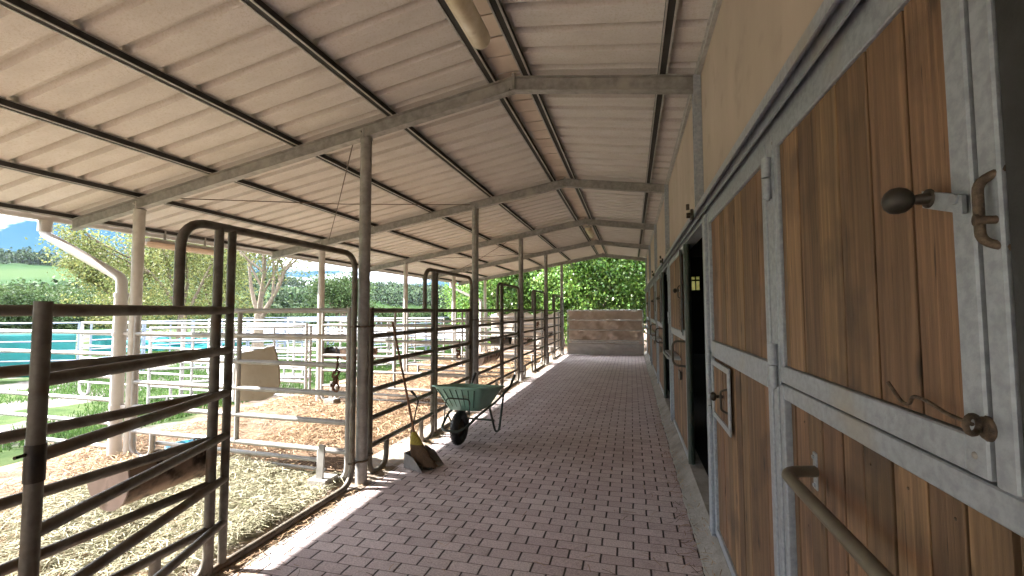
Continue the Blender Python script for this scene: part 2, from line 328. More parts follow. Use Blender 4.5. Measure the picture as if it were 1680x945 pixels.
def leaf_quads(P, size, aspect=.6, up=0.0, droop=0):      # P (n,3) centres -> rhombic leaves of random tilt
    n = len(P); a = rg.normal(size=(n, 3)); a[:, 2] += up-droop; a /= np.linalg.norm(a, axis=1)[:, None]
    b = rg.normal(size=(n, 3)); b -= (b*a).sum(1)[:, None]*a; b /= np.linalg.norm(b, axis=1)[:, None]
    s = (size*rg.uniform(.6, 1.3, n))[:, None]
    V = np.stack([P-a*s*.5, P+b*s*.5*aspect-a*s*.05, P+a*s*.5, P-b*s*.5*aspect-a*s*.05], 1).reshape(-1, 3)
    return V, np.arange(4*n).reshape(n, 4)

# ------------------------------------------------------------ terrain
AZ = np.array([-100, -66, -60, -46, -33, -25, -20, 0, 30]); EL = np.array([.070, .070, .068, .058, .048, .036, .030, .03, .03])
def height(x, y):
    x = np.asarray(x, float); y = np.asarray(y, float); r = np.hypot(x, y); az = np.degrees(np.arctan2(x, y))
    e = np.interp(az, AZ, EL)
    s = np.clip((r-140)/380, 0, 1); s = s*s*(3-2*s)
    hill = e*520*s*(1+.06*np.sin(az*.35+r*.011)+.05*np.sin(r*.03+az*.2))
    near = -.32*np.clip((-x-6.0)/3.5, 0, 1)*(r < 1e9)
    low = -1.2*np.clip((r-45)/80, 0, 1)
    return near+low+hill
def ground():
    # radial grid: fine close by, coarse at the hills
    rr = np.concatenate([np.linspace(0, 24, 61), np.geomspace(25, 1400, 90)]); th = np.linspace(-PI, PI, 241)[:-1]
    RR, TT = np.meshgrid(rr[1:], th, indexing='ij'); X = RR*np.sin(TT); Y = RR*np.cos(TT); Z = height(X, Y)
    Z = np.where(RR > 560, Z-(RR-560)*.12, Z)
    V = np.concatenate([[[0, 0, 0]], np.stack([X, Y, Z], -1).reshape(-1, 3)]); V[:, 2] -= .012
    n = len(th); F = []
    i = np.arange(len(rr)-2)[:, None]; k = np.arange(n)[None]; k2 = (k+1) % n
    F = np.stack([1+i*n+k, 1+i*n+k2, 1+(i+1)*n+k2, 1+(i+1)*n+k], -1).reshape(-1, 4)
    c = np.stack([np.zeros(n), 1+k2[0], 1+k[0], 1+k[0]], -1)
    me_o = fast_mesh('ground', V, F[:, ::-1], 'ground', True)
    MB().add([V[0]]+[V[1+j] for j in range(n)], [(0, 1+j, 1+(j+1) % n) for j in range(n)])  # centre is under the paving
    me_o['kind'] = 'structure'; return me_o
ground()

# ------------------------------------------------------------ floor of the aisle and the stalls
def sheet(name, x0, x1, y0, y1, zf, m, nx=1, ny=1, kind='structure'):
    mb = MB(); vs = []; fs = []
    for j in range(ny+1):
        for i in range(nx+1):
            x = x0+(x1-x0)*i/nx; y = y0+(y1-y0)*j/ny; vs.append((x, y, zf(x, y)))
    for j in range(ny):
        for i in range(nx):
            a = j*(nx+1)+i; fs.append((a, a+1, a+nx+2, a+nx+1))
    mb.add(vs, fs); o = mb.build(name, m); o['kind'] = kind; return o
pav = lambda x, y: .014*(x+2.45)
sheet('paving', -2.34, .39, -9, 15.75, lambda x, y: pav(x, y)+.004, 'paver', 4, 1)
def apron():   # cast concrete strip under the doors, with a chipped edge
    mb = MB(); ys = np.arange(-9, 16.4, .07); r = random.Random(3); rows = []
    for y in ys:
        e = .385+r.uniform(-.009, .009)+.007*math.sin(y*1.3)*math.sin(y*3.7)
        rows.append([(e, y, .03), (e+.006, y, .055+r.uniform(-.004, .004)), (.45, y, .10+r.uniform(-.003, .003)), (.503, y, .145), (.62, y, .15)])
    n = 5; vs = [p for q in rows for p in q]; fs = [(j*n+i, j*n+i+1, (j+1)*n+i+1, (j+1)*n+i) for j in range(len(rows)-1) for i in range(n-1)]
    o = mb.add(vs, fs).build('concrete_apron', 'concrete'); o['kind'] = 'structure'
apron()
def kerb():
    mb = MB(); ys = np.arange(-9, 16.4, .06); r = random.Random(5); rows = []
    for y in ys:
        rows.append([(-2.78, y, .0), (-2.66, y, .012+r.uniform(-.004, .004)), (-2.50, y, .016+r.uniform(-.003, .003)), (-2.40+.01*math.sin(y*5), y, .014), (-2.345+r.uniform(-.012, .012), y, .002)])
    n = 5; vs = [p for q in rows for p in q]; fs = [(j*n+i, j*n+i+1, (j+1)*n+i+1, (j+1)*n+i) for j in range(len(rows)-1) for i in range(n-1)]
    o = mb.add(vs, fs).build('concrete_strip', 'dust'); o['kind'] = 'structure'
kerb()
sheet('stall_floor', -6.3, -2.7, -9, 16, lambda x, y: .0, 'soil')

def strands(name, n, area, m, ln, wd, zmax, label, dens=None):
    x = []; 
    while len(x) < n:
        q = rg.uniform(0, 1, (n, 2)); px = area[0]+(area[1]-area[0])*q[:, 0]; py = area[2]+(area[3]-area[2])*q[:, 1]
        keep = rg.uniform(0, 1, n) < dens(px, py) if dens else np.ones(n, bool)
        x += list(zip(px[keep], py[keep]))
    P = np.array(x[:n]); th = rg.uniform(0, 2*PI, n); tilt = rg.normal(0, .22, n); l = ln*rg.uniform(.4, 1.3, n)
    hgt = height(P[:, 0], P[:, 1])
    mound = zmax*np.clip(.5+.5*np.sin(P[:, 0]*3.1+1.3*np.sin(P[:, 1]*2.3))*np.cos(P[:, 1]*2.7+P[:, 0]), 0, 1)
    c = np.stack([P[:, 0], P[:, 1], hgt+.008+rg.uniform(0, 1, n)*(mound+.015)], 1)
    d = np.stack([np.cos(th)*np.cos(tilt), np.sin(th)*np.cos(tilt), np.sin(tilt)], 1); s = np.stack([-np.sin(th), np.cos(th), rg.normal(0, .5, n)], 1)
    a = c-d*l[:, None]/2; b = c+d*l[:, None]/2; mid = c+np.stack([np.zeros(n), np.zeros(n), l*.08], 1)+s*(l*.1*rg.normal(size=n))[:, None]
    a[:, 2] = np.maximum(a[:, 2], hgt+.005); b[:, 2] = np.maximum(b[:, 2], hgt+.005)
    w = s*wd/2
    V = np.stack([a-w, a+w, mid+w, mid-w, b-w, b+w], 1).reshape(-1, 3)
    k = np.arange(n)*6; F = np.concatenate([np.stack([k, k+1, k+2, k+3], 1), np.stack([k+3, k+2, k+5, k+4], 1)])
    o = fast_mesh(name, V, F, m); tag(o, label, cat=name.replace('_', ' '), kind='stuff'); return o
def litter(name, n, sel, label, m='straw'):
    X = []; 
    while len(X) < n:
        x, y = rnd.uniform(-2.75, .48), 1.2+14*rnd.random()**1.6
        if rnd.random() < sel(x, y): X.append((x, y))
    mb = MB()
    for x, y in X:
        z = max(.014*(x+2.45)+.006, 0.02 if x < -2.35 else 0) if x < .38 else .06+(x-.385)*.75; a = rnd.uniform(0, PI); l = rnd.uniform(.012, .05); w_ = rnd.uniform(.0012, .0026); dx, dy = math.cos(a), math.sin(a)
        c = Vector((x, y, z+.003)); d = Vector((dx, dy, rnd.uniform(-.03, .03)))*l; q = Vector((-dy, dx, 0))*w_; k = q*rnd.uniform(-3, 3)
        mb.add([c-d-q, c-q+k, c+d-q, c+d+q, c+q+k, c-d+q], [(0, 1, 4, 5), (1, 2, 3, 4)])
    o = mb.build(name, m); tag(o, label, 'straw litter', kind='stuff')
litter('straw_litter', 4600, lambda x, y: math.exp(-((x+2.45)/.16)**2)+.55*math.exp(-((x-.38)/.07)**2)+.018, 'loose bits of straw blown along both edges of the paving')
litter('dark_litter', 320, lambda x, y: .9*math.exp(-((x-.34)/.05)**2)*(.3+.7*(math.sin(y*2.1+1)>.2))+.01, 'dark crumbs of dung and soil along the concrete edge', 'rust')
def blob(cx, cy, rx, ry): return lambda x, y: np.exp(-(((x-cx)/rx)**2+((y-cy)/ry)**2)**1.5)
patch = lambda x, y: np.clip(.35+.9*(np.sin(x*1.7+y*.9)*np.cos(y*1.3-x*.6)+.15), .12, 1)
strands('straw', 60000, (-6.1, -2.75, -.5, 15.4), 'straw', .15, .006, .06, 'orange straw bedding spread over the stall floors', patch)
strands('hay', 26000, (-4.9, -2.58, 1.2, 3.6), 'hay', .18, .0042, .13, 'pale green hay scattered by the nearest feed trough', blob(-3.5, 2.7, 1.1, .85))
def grass():
    n = 130000; X = -6.2-17*rg.uniform(0, 1, n)**1.4; Y = rg.uniform(-1, 22, n)
    d = np.sin(X*.9+Y*.45)*np.cos(Y*.7-X*.25)+.25*np.sin(X*3.1)*np.sin(Y*2.7); keep = (d > -.15+rg.uniform(-.25, .25, n)) & ((X < -6.9) | (d > .5))
    X, Y = X[keep], Y[keep]; n = len(X); Z = height(X, Y); h = rg.uniform(.035, .11, n); a = rg.uniform(0, 2*PI, n); w = .006+.0004*np.hypot(X, Y)
    lean = rg.normal(0, .35, (n, 2))*h[:, None]; s = np.stack([np.cos(a), np.sin(a), 0*a], 1)*w[:, None]
    b = np.stack([X, Y, Z-.01], 1); t = b+np.stack([lean[:, 0], lean[:, 1], h], 1)
    V = np.stack([b-s, b+s, t+s*.2, t-s*.2], 1).reshape(-1, 3)
    o = fast_mesh('grass', V, np.arange(4*n).reshape(n, 4), 'grass'); tag(o, 'short bright green grass in the paddocks beyond the stalls', 'grass', kind='stuff')
grass()
sheet('riding_arena', -36, -10, 27, 44, lambda x, y: -.30, mat('pale_sand', (.20, .19, .18), .95, col2=(.16, .15, .145), scale=.6), 2, 2)

# ------------------------------------------------------------ canopy
RX, RZ = -.95, 3.51                      # ridge and the underside of its rafter
def zr(x): return RZ-.168*(RX-x) if x < RX else RZ-.143*(x-RX)
FY = [.53+3*i for i in range(-3, 6)]
Y0 = -9.0                                # the shed goes on behind the camera
canopy = thing('stable_canopy', 'long open sided pitched metal canopy roof on round steel posts over the aisle and stalls', 'canopy', (-2.43, 3.53, 0))
CO = canopy.location.copy()
def roof_sheet(x0, x1):
    prof = []; y = Y0
    while y < 15.8:
        prof += [(y, 0), (y+.172, 0), (y+.188, .045), (y+.232, .045)]; y += .25
    prof.append((y, 0)); mb = MB(); n = len(prof); xs = np.linspace(x0, x1, 13); vs = []
    for x in xs:
        for (yy, dz) in prof: vs.append((x, yy, zr(x)+.175+dz))
    fs = [(i*n+k, i*n+k+1, (i+1)*n+k+1, (i+1)*n+k) for i in range(len(xs)-1) for k in range(n-1)]
    m2 = len(vs); vs2 = [(v[0], v[1], v[2]+.004) for v in vs]
    fs2 = [tuple(reversed([q+m2 for q in f])) for f in fs]
    mb.add(vs+vs2, fs+fs2); mb.build('roof_sheet', 'felt', canopy, CO)
MB().box(-6.668, -6.662, Y0, 15.8, zr(-6.66)+.13, zr(-6.66)+.235).build('eave_light_stop', 'pvc', canopy, CO)  # strip added to stop sunlight leaking through the open rib ends
roof_sheet(-6.66, RX); roof_sheet(RX+.001, .60)
mb = MB(); mb.add([(RX-.3, Y0, zr(RX-.3)+.215), (RX, Y0, zr(RX)+.225), (RX+.3, Y0, zr(RX+.3)+.215), (RX-.3, 15.8, zr(RX-.3)+.215), (RX, 15.8, zr(RX)+.225), (RX+.3, 15.8, zr(RX+.3)+.215)], [(0, 1, 4, 3), (1, 2, 5, 4)]).build('ridge_cap', 'galv', canopy, CO)
# foam strips closing the ridge, between the two ridge purlins
for k in range(0, 67):
    y0 = -1+k*.25; MB().box(RX-.155, RX+.055, y0+.004, y0+.232, RZ+.150+.003*(k % 2), RZ+.160+.003*(k % 2)).build('ridge_foam', 'ridge', canopy, CO) if k % 1 == 0 and k < 67 else None
PX = [-6.45, -5.38, -4.32, -3.22, -2.16, -1.15, -.84, .27]
for x in PX:      # C purlins, open to the left like in the photo: two lips, the hollow's shade painted as a near-black core
    z = zr(x)+.118; mb = MB(); d = 1 if x > RX else 1
    mb.prism([(-.032, 0), (.032, 0), (.032, .052), (.029, .052), (.029, .003), (-.032, .003)][:2]+[(.032, .004), (-.032, .004)], (x, Y0, z), (x, 15.8, z), (1, 0, 0), (0, 0, 1))
    o = MB()
    o.box(x-.036, x-.024, Y0, 15.8, z, z+.006); o.box(x+.022, x+.036, Y0, 15.8, z, z+.006); o.box(x-.036, x+.036, Y0, 15.8, z+.0495, z+.056)
    o.build('purlin', 'purlin', canopy, CO); MB().box(x-.034, x+.034, Y0, 15.8, z+.0065, z+.0490).build('purlin_shade_core', 'core', canopy, CO)
def rafter(y):
    mb = MB()
    for (xa, xb) in ((-6.48, RX), (RX, .50)):
        za, zb = zr(xa), zr(xb); a, b = Vector((xa, y, za)), Vector((xb, y, zb))
        up = Vector((0, 0, 1)); rt = Vector((0, 1, 0))
        mb.prism([(-.006, 0), (.006, 0), (.006, .112), (-.006, .112)], a, b, rt, up)      # web
        mb.prism([(-.04, -.006), (.04, -.006), (.04, .0), (-.04, .0)], a+up*.0, b+up*.0, rt, up)
        mb.prism([(-.04, 0), (.04, 0), (.04, .006), (-.04, .006)], a+up*.112, b+up*.112, rt, up)
    o = mb.build('rafter', 'galvd', canopy, CO)
    k = MB(); k.box(RX-.012, RX+.012, y-.05, y-.042, RZ-.01, RZ+.135); k.box(RX-.05, RX-.04, y-.04, y+.04, RZ+.0, RZ+.02)
    k.build('knuckle_plate', 'galvd', o, CO if False else CO)
    return o
for y in FY: rafter(y)
XA, XB = -2.43, -5.38
for i, y in enumerate(FY):
    for x in (XA, XB):
        mb = MB(); top = zr(x)-.01; mb.tube([(x, y, -.02), (x, y, top)], .054 if x == XA else .056, 16)
        mb.lathe([(.062, -.01), (.062, .0), (0, .001)], (x, y, top), seg=16)
        mb.box(x-.005, x+.005, y-.05, y-.042, top, top+.09); mb.tube([(x-.035, y-.05, top+.06), (x-.035, y-.03, top+.06)], .009, 6)
        mb.build('post', 'postpale' if x == XB else 'galvd', canopy, CO)
# bracing wires in the plane of the roof
for y0 in (3.53, 9.53):
    for (xa, xb) in ((-2.6, -5.2), (-5.1, -2.5)):
        a = Vector((xa, y0+.05, zr(xa)+.07)); b = Vector((xb, y0+2.95, zr(xb)+.07))
        MB().tube([a, a.lerp(b, .5)-Vector((0, 0, .03)), b], .006, 6).build('bracing_rod', 'rust', canopy, CO)
# gutter and downpipes
def gutter():
    mb = MB(); x0 = -6.72; z0 = zr(-6.6)+.165
    prof = [(.055*math.cos(PI+PI*k/8), .05*math.sin(PI+PI*k/8)) for k in range(9)]; prof2 = [(p[0]*.93, p[1]*.93+.002) for p in reversed(prof)]
    mb.prism(prof+prof2, (x0, Y0, z0), (x0, 15.8, z0), (1, 0, 0), (0, 0, 1)); return mb.build('gutter', 'pvc', canopy, CO)
gutter()
for i, y in ((1, 3.40), (5, 15.40)):
    z0 = zr(-6.6)+.12; px = -5.53; 
    mb = MB(); mb.tube(rounded([(-6.72, y, z0), (-6.72, y, z0-.16), (px, y+.08, 1.97), (px, y+.08, 1.72)], .07), .052, 14)
    mb.tube([(px, y+.08, 1.97-.16), (px, y+.08, .02)], .062, 16); mb.tube([(px, y+.08, 1.80), (px, y+.08, 1.76)], .070, 16); mb.tube([(-6.72, y, z0), (-6.72, y, z0-.13)], .064, 14)
    d = mb.build('downpipe', 'pvc', canopy, CO)
    c = MB()
    for z in (1.35, .55):
        c.tube([(px, y+.08, z-.02), (px, y+.08, z+.02)], .069, 16); c.box(px, px+.15, y+.07, y+.09, z-.015, z+.015)
    c.build('pipe_clamp', 'pvc', d, CO)

# ------------------------------------------------------------ stable building on the right
stable = thing('stable_building', 'long row of stalls with brown plank doors in galvanised frames under a cream wall', 'stable', (.5, 3.1, 0))
SO = stable.location.copy()
XF = .50; YN, YE = Y0, 15.75
def sb(mb, name, m, parent=None): return mb.build(name, m, parent or stable, SO)
mb = MB()
for i in range(-4, 5):
    y0 = max(YN, .53+3*i+.045); y1 = min(YE, .53+3*(i+1)-.045)
    sb(MB().box(.545, .60, y0, y1, 2.30, 3.48), 'wall_panel', 'cream')
for y in FY:
    p = MB(); p.box(.51, .54, y-.045, y+.045, 2.32, zr(.5)+.11); p.box(.49, .51, y-.045, y-.033, 2.32, zr(.5)+.11); p.box(.49, .51, y+.033, y+.045, 2.32, zr(.5)+.11)
    p.box(.54, .60, y-.043, y+.043, 2.32, 3.44)
    sb(p, 'wall_post', 'galv')
t = MB(); t.box(.515, .544, YN, YE, 3.405, 3.44); t.box(.50, .515, YN, YE, 3.425, 3.432); sb(t, 'wall_trim', 'purlin')
tr = MB()
tr.box(.435, .60, YN, YE, 2.292, 2.30); tr.box(.435, .441, YN, YE, 2.262, 2.292); tr.box(.47, .476, YN, YE, 2.245, 2.292); tr.box(.50, .60, YN, YE, 2.225, 2.292)
sb(tr, 'door_track', 'galv')
def planks(y0, y1, z0, z1, wd=.125, gap=.006, x=XF+.012, th=.022, seed=1):
    r = random.Random(seed); mb = MB(); y = y0
    while y < y1-.01:
        w = wd*r.uniform(.82, 1.15); e = min(y+w, y1)
        if y1-e < .04: e = y1
        g = gap*r.uniform(.4, 2.2); dx = r.uniform(-.0015, .0015); mb.bbox(x+dx, x+th+dx, y+g/2, e-g/2, z0, z1, .0018); y = e
    return mb
def ring(y0, y1, z0, z1, w, x0=XF-.004, x1=XF+.03, wt=None, wb=None):
    wt = wt or w; wb = wb or w; mb = MB()
    mb.bbox(x0, x1, y0, y0+w, z0, z1, .003); mb.bbox(x0, x1, y1-w, y1, z0, z1, .003)
    mb.bbox(x0+.0015, x1, y0+w, y1-w, z1-wt, z1, .003); mb.bbox(x0+.0015, x1, y0+w, y1-w, z0, z0+wb, .003); return mb
def screws(parent, pts, x, m='blackmetal', r=.0035):
    for (y, z) in pts: sb(MB().lathe([(r, 0), (r*.8, .0015), (0, .002)], (x, y, z), (-1, 0, 0), 8), 'screw', m, parent)
def hinge(y, z, parent, x=XF-.004):
    mb = MB(); mb.box(x-.004, x, y-.028, y+.028, z-.065, z+.065); mb.tube([(x-.016, y, z-.075), (x-.016, y, z-.003)], .014, 10); mb.tube([(x-.016, y, z+.003), (x-.016, y, z+.075)], .0165, 10)
    mb.tube([(x-.016, y, z-.082), (x-.016, y, z-.075)], .009, 8)
    return sb(mb, 'hinge', 'galv', parent)
def knob_latch(y, z, parent, dz=0.0, k_=1.0):      # flat bar latch with a round black knob, throwing over the jamb
    x = XF-.010; y0, y1 = y-.055, y+.035; mb = MB(); h = .0145
    mb.prism([(-h, 0), (h, 0), (h, .006), (-h, .006)], (x, y0, z-dz), (x, y1, z+dz*.35), (0, 0, 1), (-1, 0, 0)); dz *= .7
    mb.tube([(x-.006, y0+.014, z-dz*.7), (x-.0095, y0+.014, z-dz*.7)], .009, 6)
    l = sb(mb, 'latch', 'galv', parent)
    k = MB(); zk = z+dz*.35; k.tube([(x-.004, y+.018, zk), (x-.030, y+.022, zk)], [.012*k_, .008*k_], 14); k.lathe([(.016, 0), (.016, .003), (0, .0032)], (x-.005, y+.018, zk), (-1, 0, 0), 16)
    k.lathe([(.009*k_, 0), (.017*k_, .004), (.0235*k_, .012), (.0255*k_, .021), (.0235*k_, .031), (.016*k_, .038), (.008*k_, .0415), (0, .0425)], (x-.026, y+.021, zk), (-1, .12, 0), 24)
    sb(k, 'knob', 'blackmetal', parent)
def grip(y, z, parent, h=.075, x=XF-.02, m='rust', r=.0065, out=.045):
    mb = MB(); mb.tube(rounded([(x+.02, y-.012, z+h), (x-out+.02, y+.010, z+h*.72), (x-out+.02, y+.010, z-h*.72), (x+.02, y-.012, z-h)], .014), r, 10)
    sb(mb, 'grip', m, parent)
def hook_eye(y, z, parent):
    mb = MB(); x = XF-.012
    mb.tube(rounded([(x-.006, y, z), (x-.008, y+.05, z+.004), (x-.008, y+.10, z+.016), (x-.008, y+.135, z+.016), (x-.008, y+.145, z-.003), (x-.01, y+.165, z-.001), (x-.02, y+.185, z+.032)], .012), .0032, 8)
    sb(mb, 'hook', 'rust', parent)
    e = MB(); e.tube(arc((x-.008, y-.004, z), .013, 0, 2*PI, (.9, .45, 0), (0, 0, 1), 14), .0045, 8); e.lathe([(.019, 0), (.019, .003), (.015, .005), (0, .005)], (x+.010, y-.004, z-.004), (-1, 0, 0), 16); sb(e, 'hook_eye', 'rust', parent)
ZB, ZM0, ZM1, ZT = .165, 1.30, 1.40, 2.225
def stall_front(name, y0, y1, seed, dutch=None, label=None):
    """lower planks, middle rail and upper planks in a galvanised frame"""
    d = sb(planks(y0+.04, y1-.035, ZB+.04, ZM0, seed=seed), name, 'wood')
    if label: d['label'] = label
    up = planks(y0+.05, y1-.05, ZM1, ZT-.055, seed=seed+50); sb(up, 'upper_planks', 'wood', d)
    f = MB(); f.bbox(XF-.004, XF+.04, y0, y0+.045, ZB, ZT, .003); f.bbox(XF-.004, XF+.04, y1-.045, y1, ZB, ZT, .003)
    f.bbox(XF-.006, XF+.04, y0+.045, y1-.045, ZM0, ZM1, .003); f.bbox(XF-.0025, XF+.04, y0+.045, y1-.045, ZT-.06, ZT, .003); f.bbox(XF-.0025, XF+.04, y0+.045, y1-.045, ZB, ZB+.05, .003)
    sb(f, 'frame', 'galv', d)
    sb(MB().box(XF+.042, XF+.05, y0+.002, y1-.002, ZB, ZT), 'shade_backing', 'dark', d)
    return d
# --- nearest Dutch door
def near_door():
    y0, y1 = .60, 1.80
    d = sb(planks(.50, 1.70, ZB+.04, 1.30, seed=4, x=XF+.024, gap=.008, wd=.105), 'dutch_door', 'wood')
    d['label'] = 'lower half of the nearest dutch door with wide gaps between its planks'
    u = sb(planks(.84, 1.665, 1.405, 2.165, seed=21, x=XF+.004, gap=.0075, wd=.135), 'upper_leaf', 'wood', d)
    f = ring(.795, 1.745, 1.345, 2.225, .045, x0=XF-.006, x1=XF+.022, wt=.06, wb=.058); f.bbox(XF-.0045, XF+.02, 1.70, 1.7445, 1.36, 2.20, .002)
    f.bbox(XF-.0035, XF+.02, 1.665, 1.70, 1.3475, 2.2235, .002)
    sb(f, 'upper_frame', 'galv', d)
    s = MB(); s.bbox(XF+.004, XF+.05, .50, 1.70, 1.285, 1.337, .003)
    s.bbox(XF-.003, XF+.02, .750, .7885, 1.34, 2.225, .003); s.bbox(XF+.002, XF+.05, .50, .748, 1.3395, 1.36, .003)
    s.bbox(XF+.0, XF+.05, 1.752, 1.80, ZB, ZT+.001, .003); s.bbox(XF+.003, XF+.045, 1.703, 1.742, ZB, 1.336, .003)
    sb(s, 'frame', 'galv', d)
    sb(MB().box(XF+.052, XF+.06, -8.9, 1.80, ZB, ZT), 'shade_backing', 'dark', d)
    b = MB(); b.bbox(XF+.001, XF+.05, .40, .748, 1.365, ZT, .004); sb(b, 'rubber_sheet', 'black', d)
    hinge(1.725, 2.07, d); hinge(1.725, 1.40, d)
    knob_latch(.855, 1.775, d, .022, .9); grip(.760, 1.735, d, h=.060, x=XF-.005, r=.0065, out=.030)
    sb(MB().tube([(XF+.004, .758, 1.72), (XF-.020, .765, 1.722)], .006, 10).tube([(XF-.020, .765, 1.722), (XF-.024, .766, 1.722)], .0085, 10), 'peg', 'rust', d)
    hook_eye(.802, 1.425, d)
    k = MB(); k.tube(rounded([(XF+.03, 1.50, 1.115), (XF-.075, 1.46, 1.118), (XF-.078, .35, 1.118)], .05), .0165, 14)
    bh = sb(k, 'bar_handle', mat('brown_bar', (.19, .165, .12), .5, .3, col2=(.13, .105, .075), scale=9), d)
    p = MB(); p.bbox(XF+.018, XF+.0245, 1.488, 1.512, 1.06, 1.17, .002)
    for z in (1.074, 1.156): p.tube([(XF+.019, 1.50, z), (XF+.013, 1.50, z)], .006, 8)
    sb(p, 'bracket', 'galv', bh)
near_door()
def near_fixings():
    d = [o for o in bpy.data.objects if o.name.startswith('dutch_door')][0]
    screws(d, [(y_, z_) for y_ in (.92, 1.05, 1.19, 1.33, 1.46, 1.58) for z_ in (1.24, .92)], XF+.0235, 'rust')
    screws(d, [(1.70, 2.19), (1.70, 1.385), (.82, 2.19), (.82, 1.375)], XF-.006, 'galvd', .006)
near_fixings()
def hatch(y0, y1, z0, z1, parent):
    f = ring(y0, y1, z0, z1, .035, x0=XF-.016, x1=XF-.004); h = sb(f, 'hatch', 'galv', parent)
    # planks of the hatch are part of the same small door, kept in one child below it in look
    pk = planks(y0+.036, y1-.036, z0+.036, z1-.036, wd=.08, x=XF-.008, th=.006, seed=int(y0*10)); sb(pk, 'hatch_planks', 'wood', parent)
    yk = y0+.17; zk = (z0+z1)/2; k = MB(); k.tube([(XF-.012, yk, zk), (XF-.05, yk, zk)], .009, 10); k.lathe([(.008, 0), (.022, .006), (.026, .018), (.018, .03), (0, .033)], (XF-.046, yk, zk), (-1, 0, 0), 14); sb(k, 'knob', 'blackmetal', parent)
    grip(y0+.045, zk, parent, h=.07, m='blackmetal', r=.006)
p0 = stall_front('stall_partition', 1.805, 3.075, 8, label='plank panel with a small latched hatch near its far end')
hatch(2.50, 3.0, .93, 1.285, p0)
hinge(3.06, 1.25, p0); hinge(3.06, .98, p0)
def door_post(y):
    p = MB(); p.bbox(XF-.022, XF+.05, y-.045, y+.045, .148, ZT+.012, .004); p.bbox(XF-.028, XF+.05, y-.06, y+.06, .148, .156, .002); return sb(p, 'door_post', 'galv')
for y in (3.13, 6.09, 9.12, 12.12, 15.12): door_post(y)
def leaf(y0, y1, seed, lab, lock=True):
    d = stall_front('stall_door', y0, y1, seed, label=lab)
    e = MB(); e.tube([(XF+.020, y0-.035, ZB), (XF+.020, y0-.035, ZT)], .030, 14); sb(e, 'edge_tube', 'green_paint', d)
    u0, u1 = y0+.17, y1-.10
    f = ring(u0, u1, ZM1-.055, ZT-.02, .04, x0=XF-.02, x1=XF-.007); sb(f, 'upper_frame', 'galv', d)
    sb(planks(u0+.04, u1-.04, ZM1-.012, ZT-.062, seed=seed+9, x=XF-.014, th=.006), 'upper_leaf', 'wood', d)
    hinge(u1+.01, 2.05, d, XF-.018); hinge(u1+.01, 1.5, d, XF-.018); knob_latch(u0+.17, 1.80, d); grip(u0+.02, 1.78, d, m='blackmetal', r=.006)
    sb(MB().box(XF-.03, XF-.024, u0-.07, u0-.05, ZM1-.02, ZT-.03).box(XF-.03, XF-.024, u0-.04, u0-.02, ZM1-.02, ZT-.03), 'slide_bars', 'blackmetal', d)
    ch = MB(); c0 = Vector((XF-.03, u0+.03, 1.72))
    for q in range(14):
        c = c0-Vector((0, 0, .022*q)); ax = (1, 0, 0) if q % 2 else (0, 1, 0)
        ch.tube(arc(c, .009, 0, 2*PI, ax, (0, 0, 1), 8), .0025, 5)
    sb(ch, 'chain', 'blackmetal', d)
    b = MB(); b.bbox(XF-.10, XF-.004, y0+.55, y1-.25, 1.075, 1.10, .003); b.tube(rounded([(XF, y0+.50, 1.075), (XF-.12, y0+.55, 1.075), (XF-.12, y1-.25, 1.075), (XF, y1-.2, 1.075)], .05), .014, 10); sb(b, 'ledge', 'galv', d)
    g = MB(); g.tube(rounded([(XF, y0+.08, 1.29), (XF-.11, y0+.16, 1.29), (XF-.11, y0+.16, 1.05), (XF, y0+.08, 1.05)], .08, 8), .011, 10); sb(g, 'grip', 'blackmetal', d)
    sb(MB().bbox(XF-.02, XF-.002, y0+.45, y0+.62, .86, .95, .003).box(XF-.024, XF-.020, y0+.52, y0+.55, .80, .86), 'lock', 'blackmetal', d)
    return d
leaf(4.42, 5.98, 31, 'half open sliding door with black D grip just past the first doorway')
leaf(7.56, 9.02, 41, 'second sliding door with its black square lock and small ledge')
leaf(9.62, 12.0, 51, 'third sliding door further down the row')
leaf(12.9, 14.95, 61, 'last sliding door next to the end of the aisle')
# bolts and roller brackets on the track
rb = MB()
for y in (3.26, 6.25, 8.6):
    rb.bbox(.415, .435, y-.03, y+.03, 2.24, 2.31, .004); rb.tube([(.40, y, 2.31), (.40, y, 2.35)], .012, 8); rb.tube([(.42, y, 2.27), (.39, y, 2.27)], .02, 10)
sb(rb, 'track_bracket', 'blackmetal')
# dark rooms behind the doors
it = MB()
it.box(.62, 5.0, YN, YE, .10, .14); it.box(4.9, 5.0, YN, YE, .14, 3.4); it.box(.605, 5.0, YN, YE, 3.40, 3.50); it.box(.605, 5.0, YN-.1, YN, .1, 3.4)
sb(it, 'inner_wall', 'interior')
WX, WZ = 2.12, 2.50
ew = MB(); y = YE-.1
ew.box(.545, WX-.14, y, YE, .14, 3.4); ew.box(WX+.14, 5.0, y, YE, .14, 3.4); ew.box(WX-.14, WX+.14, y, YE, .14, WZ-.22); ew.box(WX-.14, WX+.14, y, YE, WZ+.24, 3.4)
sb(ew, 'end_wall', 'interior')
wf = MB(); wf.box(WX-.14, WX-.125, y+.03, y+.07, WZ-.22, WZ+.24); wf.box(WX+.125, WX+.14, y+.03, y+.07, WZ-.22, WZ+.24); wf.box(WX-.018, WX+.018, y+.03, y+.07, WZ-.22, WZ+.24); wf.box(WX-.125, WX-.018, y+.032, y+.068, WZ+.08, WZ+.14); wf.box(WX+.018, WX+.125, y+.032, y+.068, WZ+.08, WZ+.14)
wo = sb(wf, 'window', 'black'); sb(MB().box(WX-.125, WX+.125, y+.071, y+.074, WZ-.22, WZ+.24), 'pane', 'yellowpane', wo)

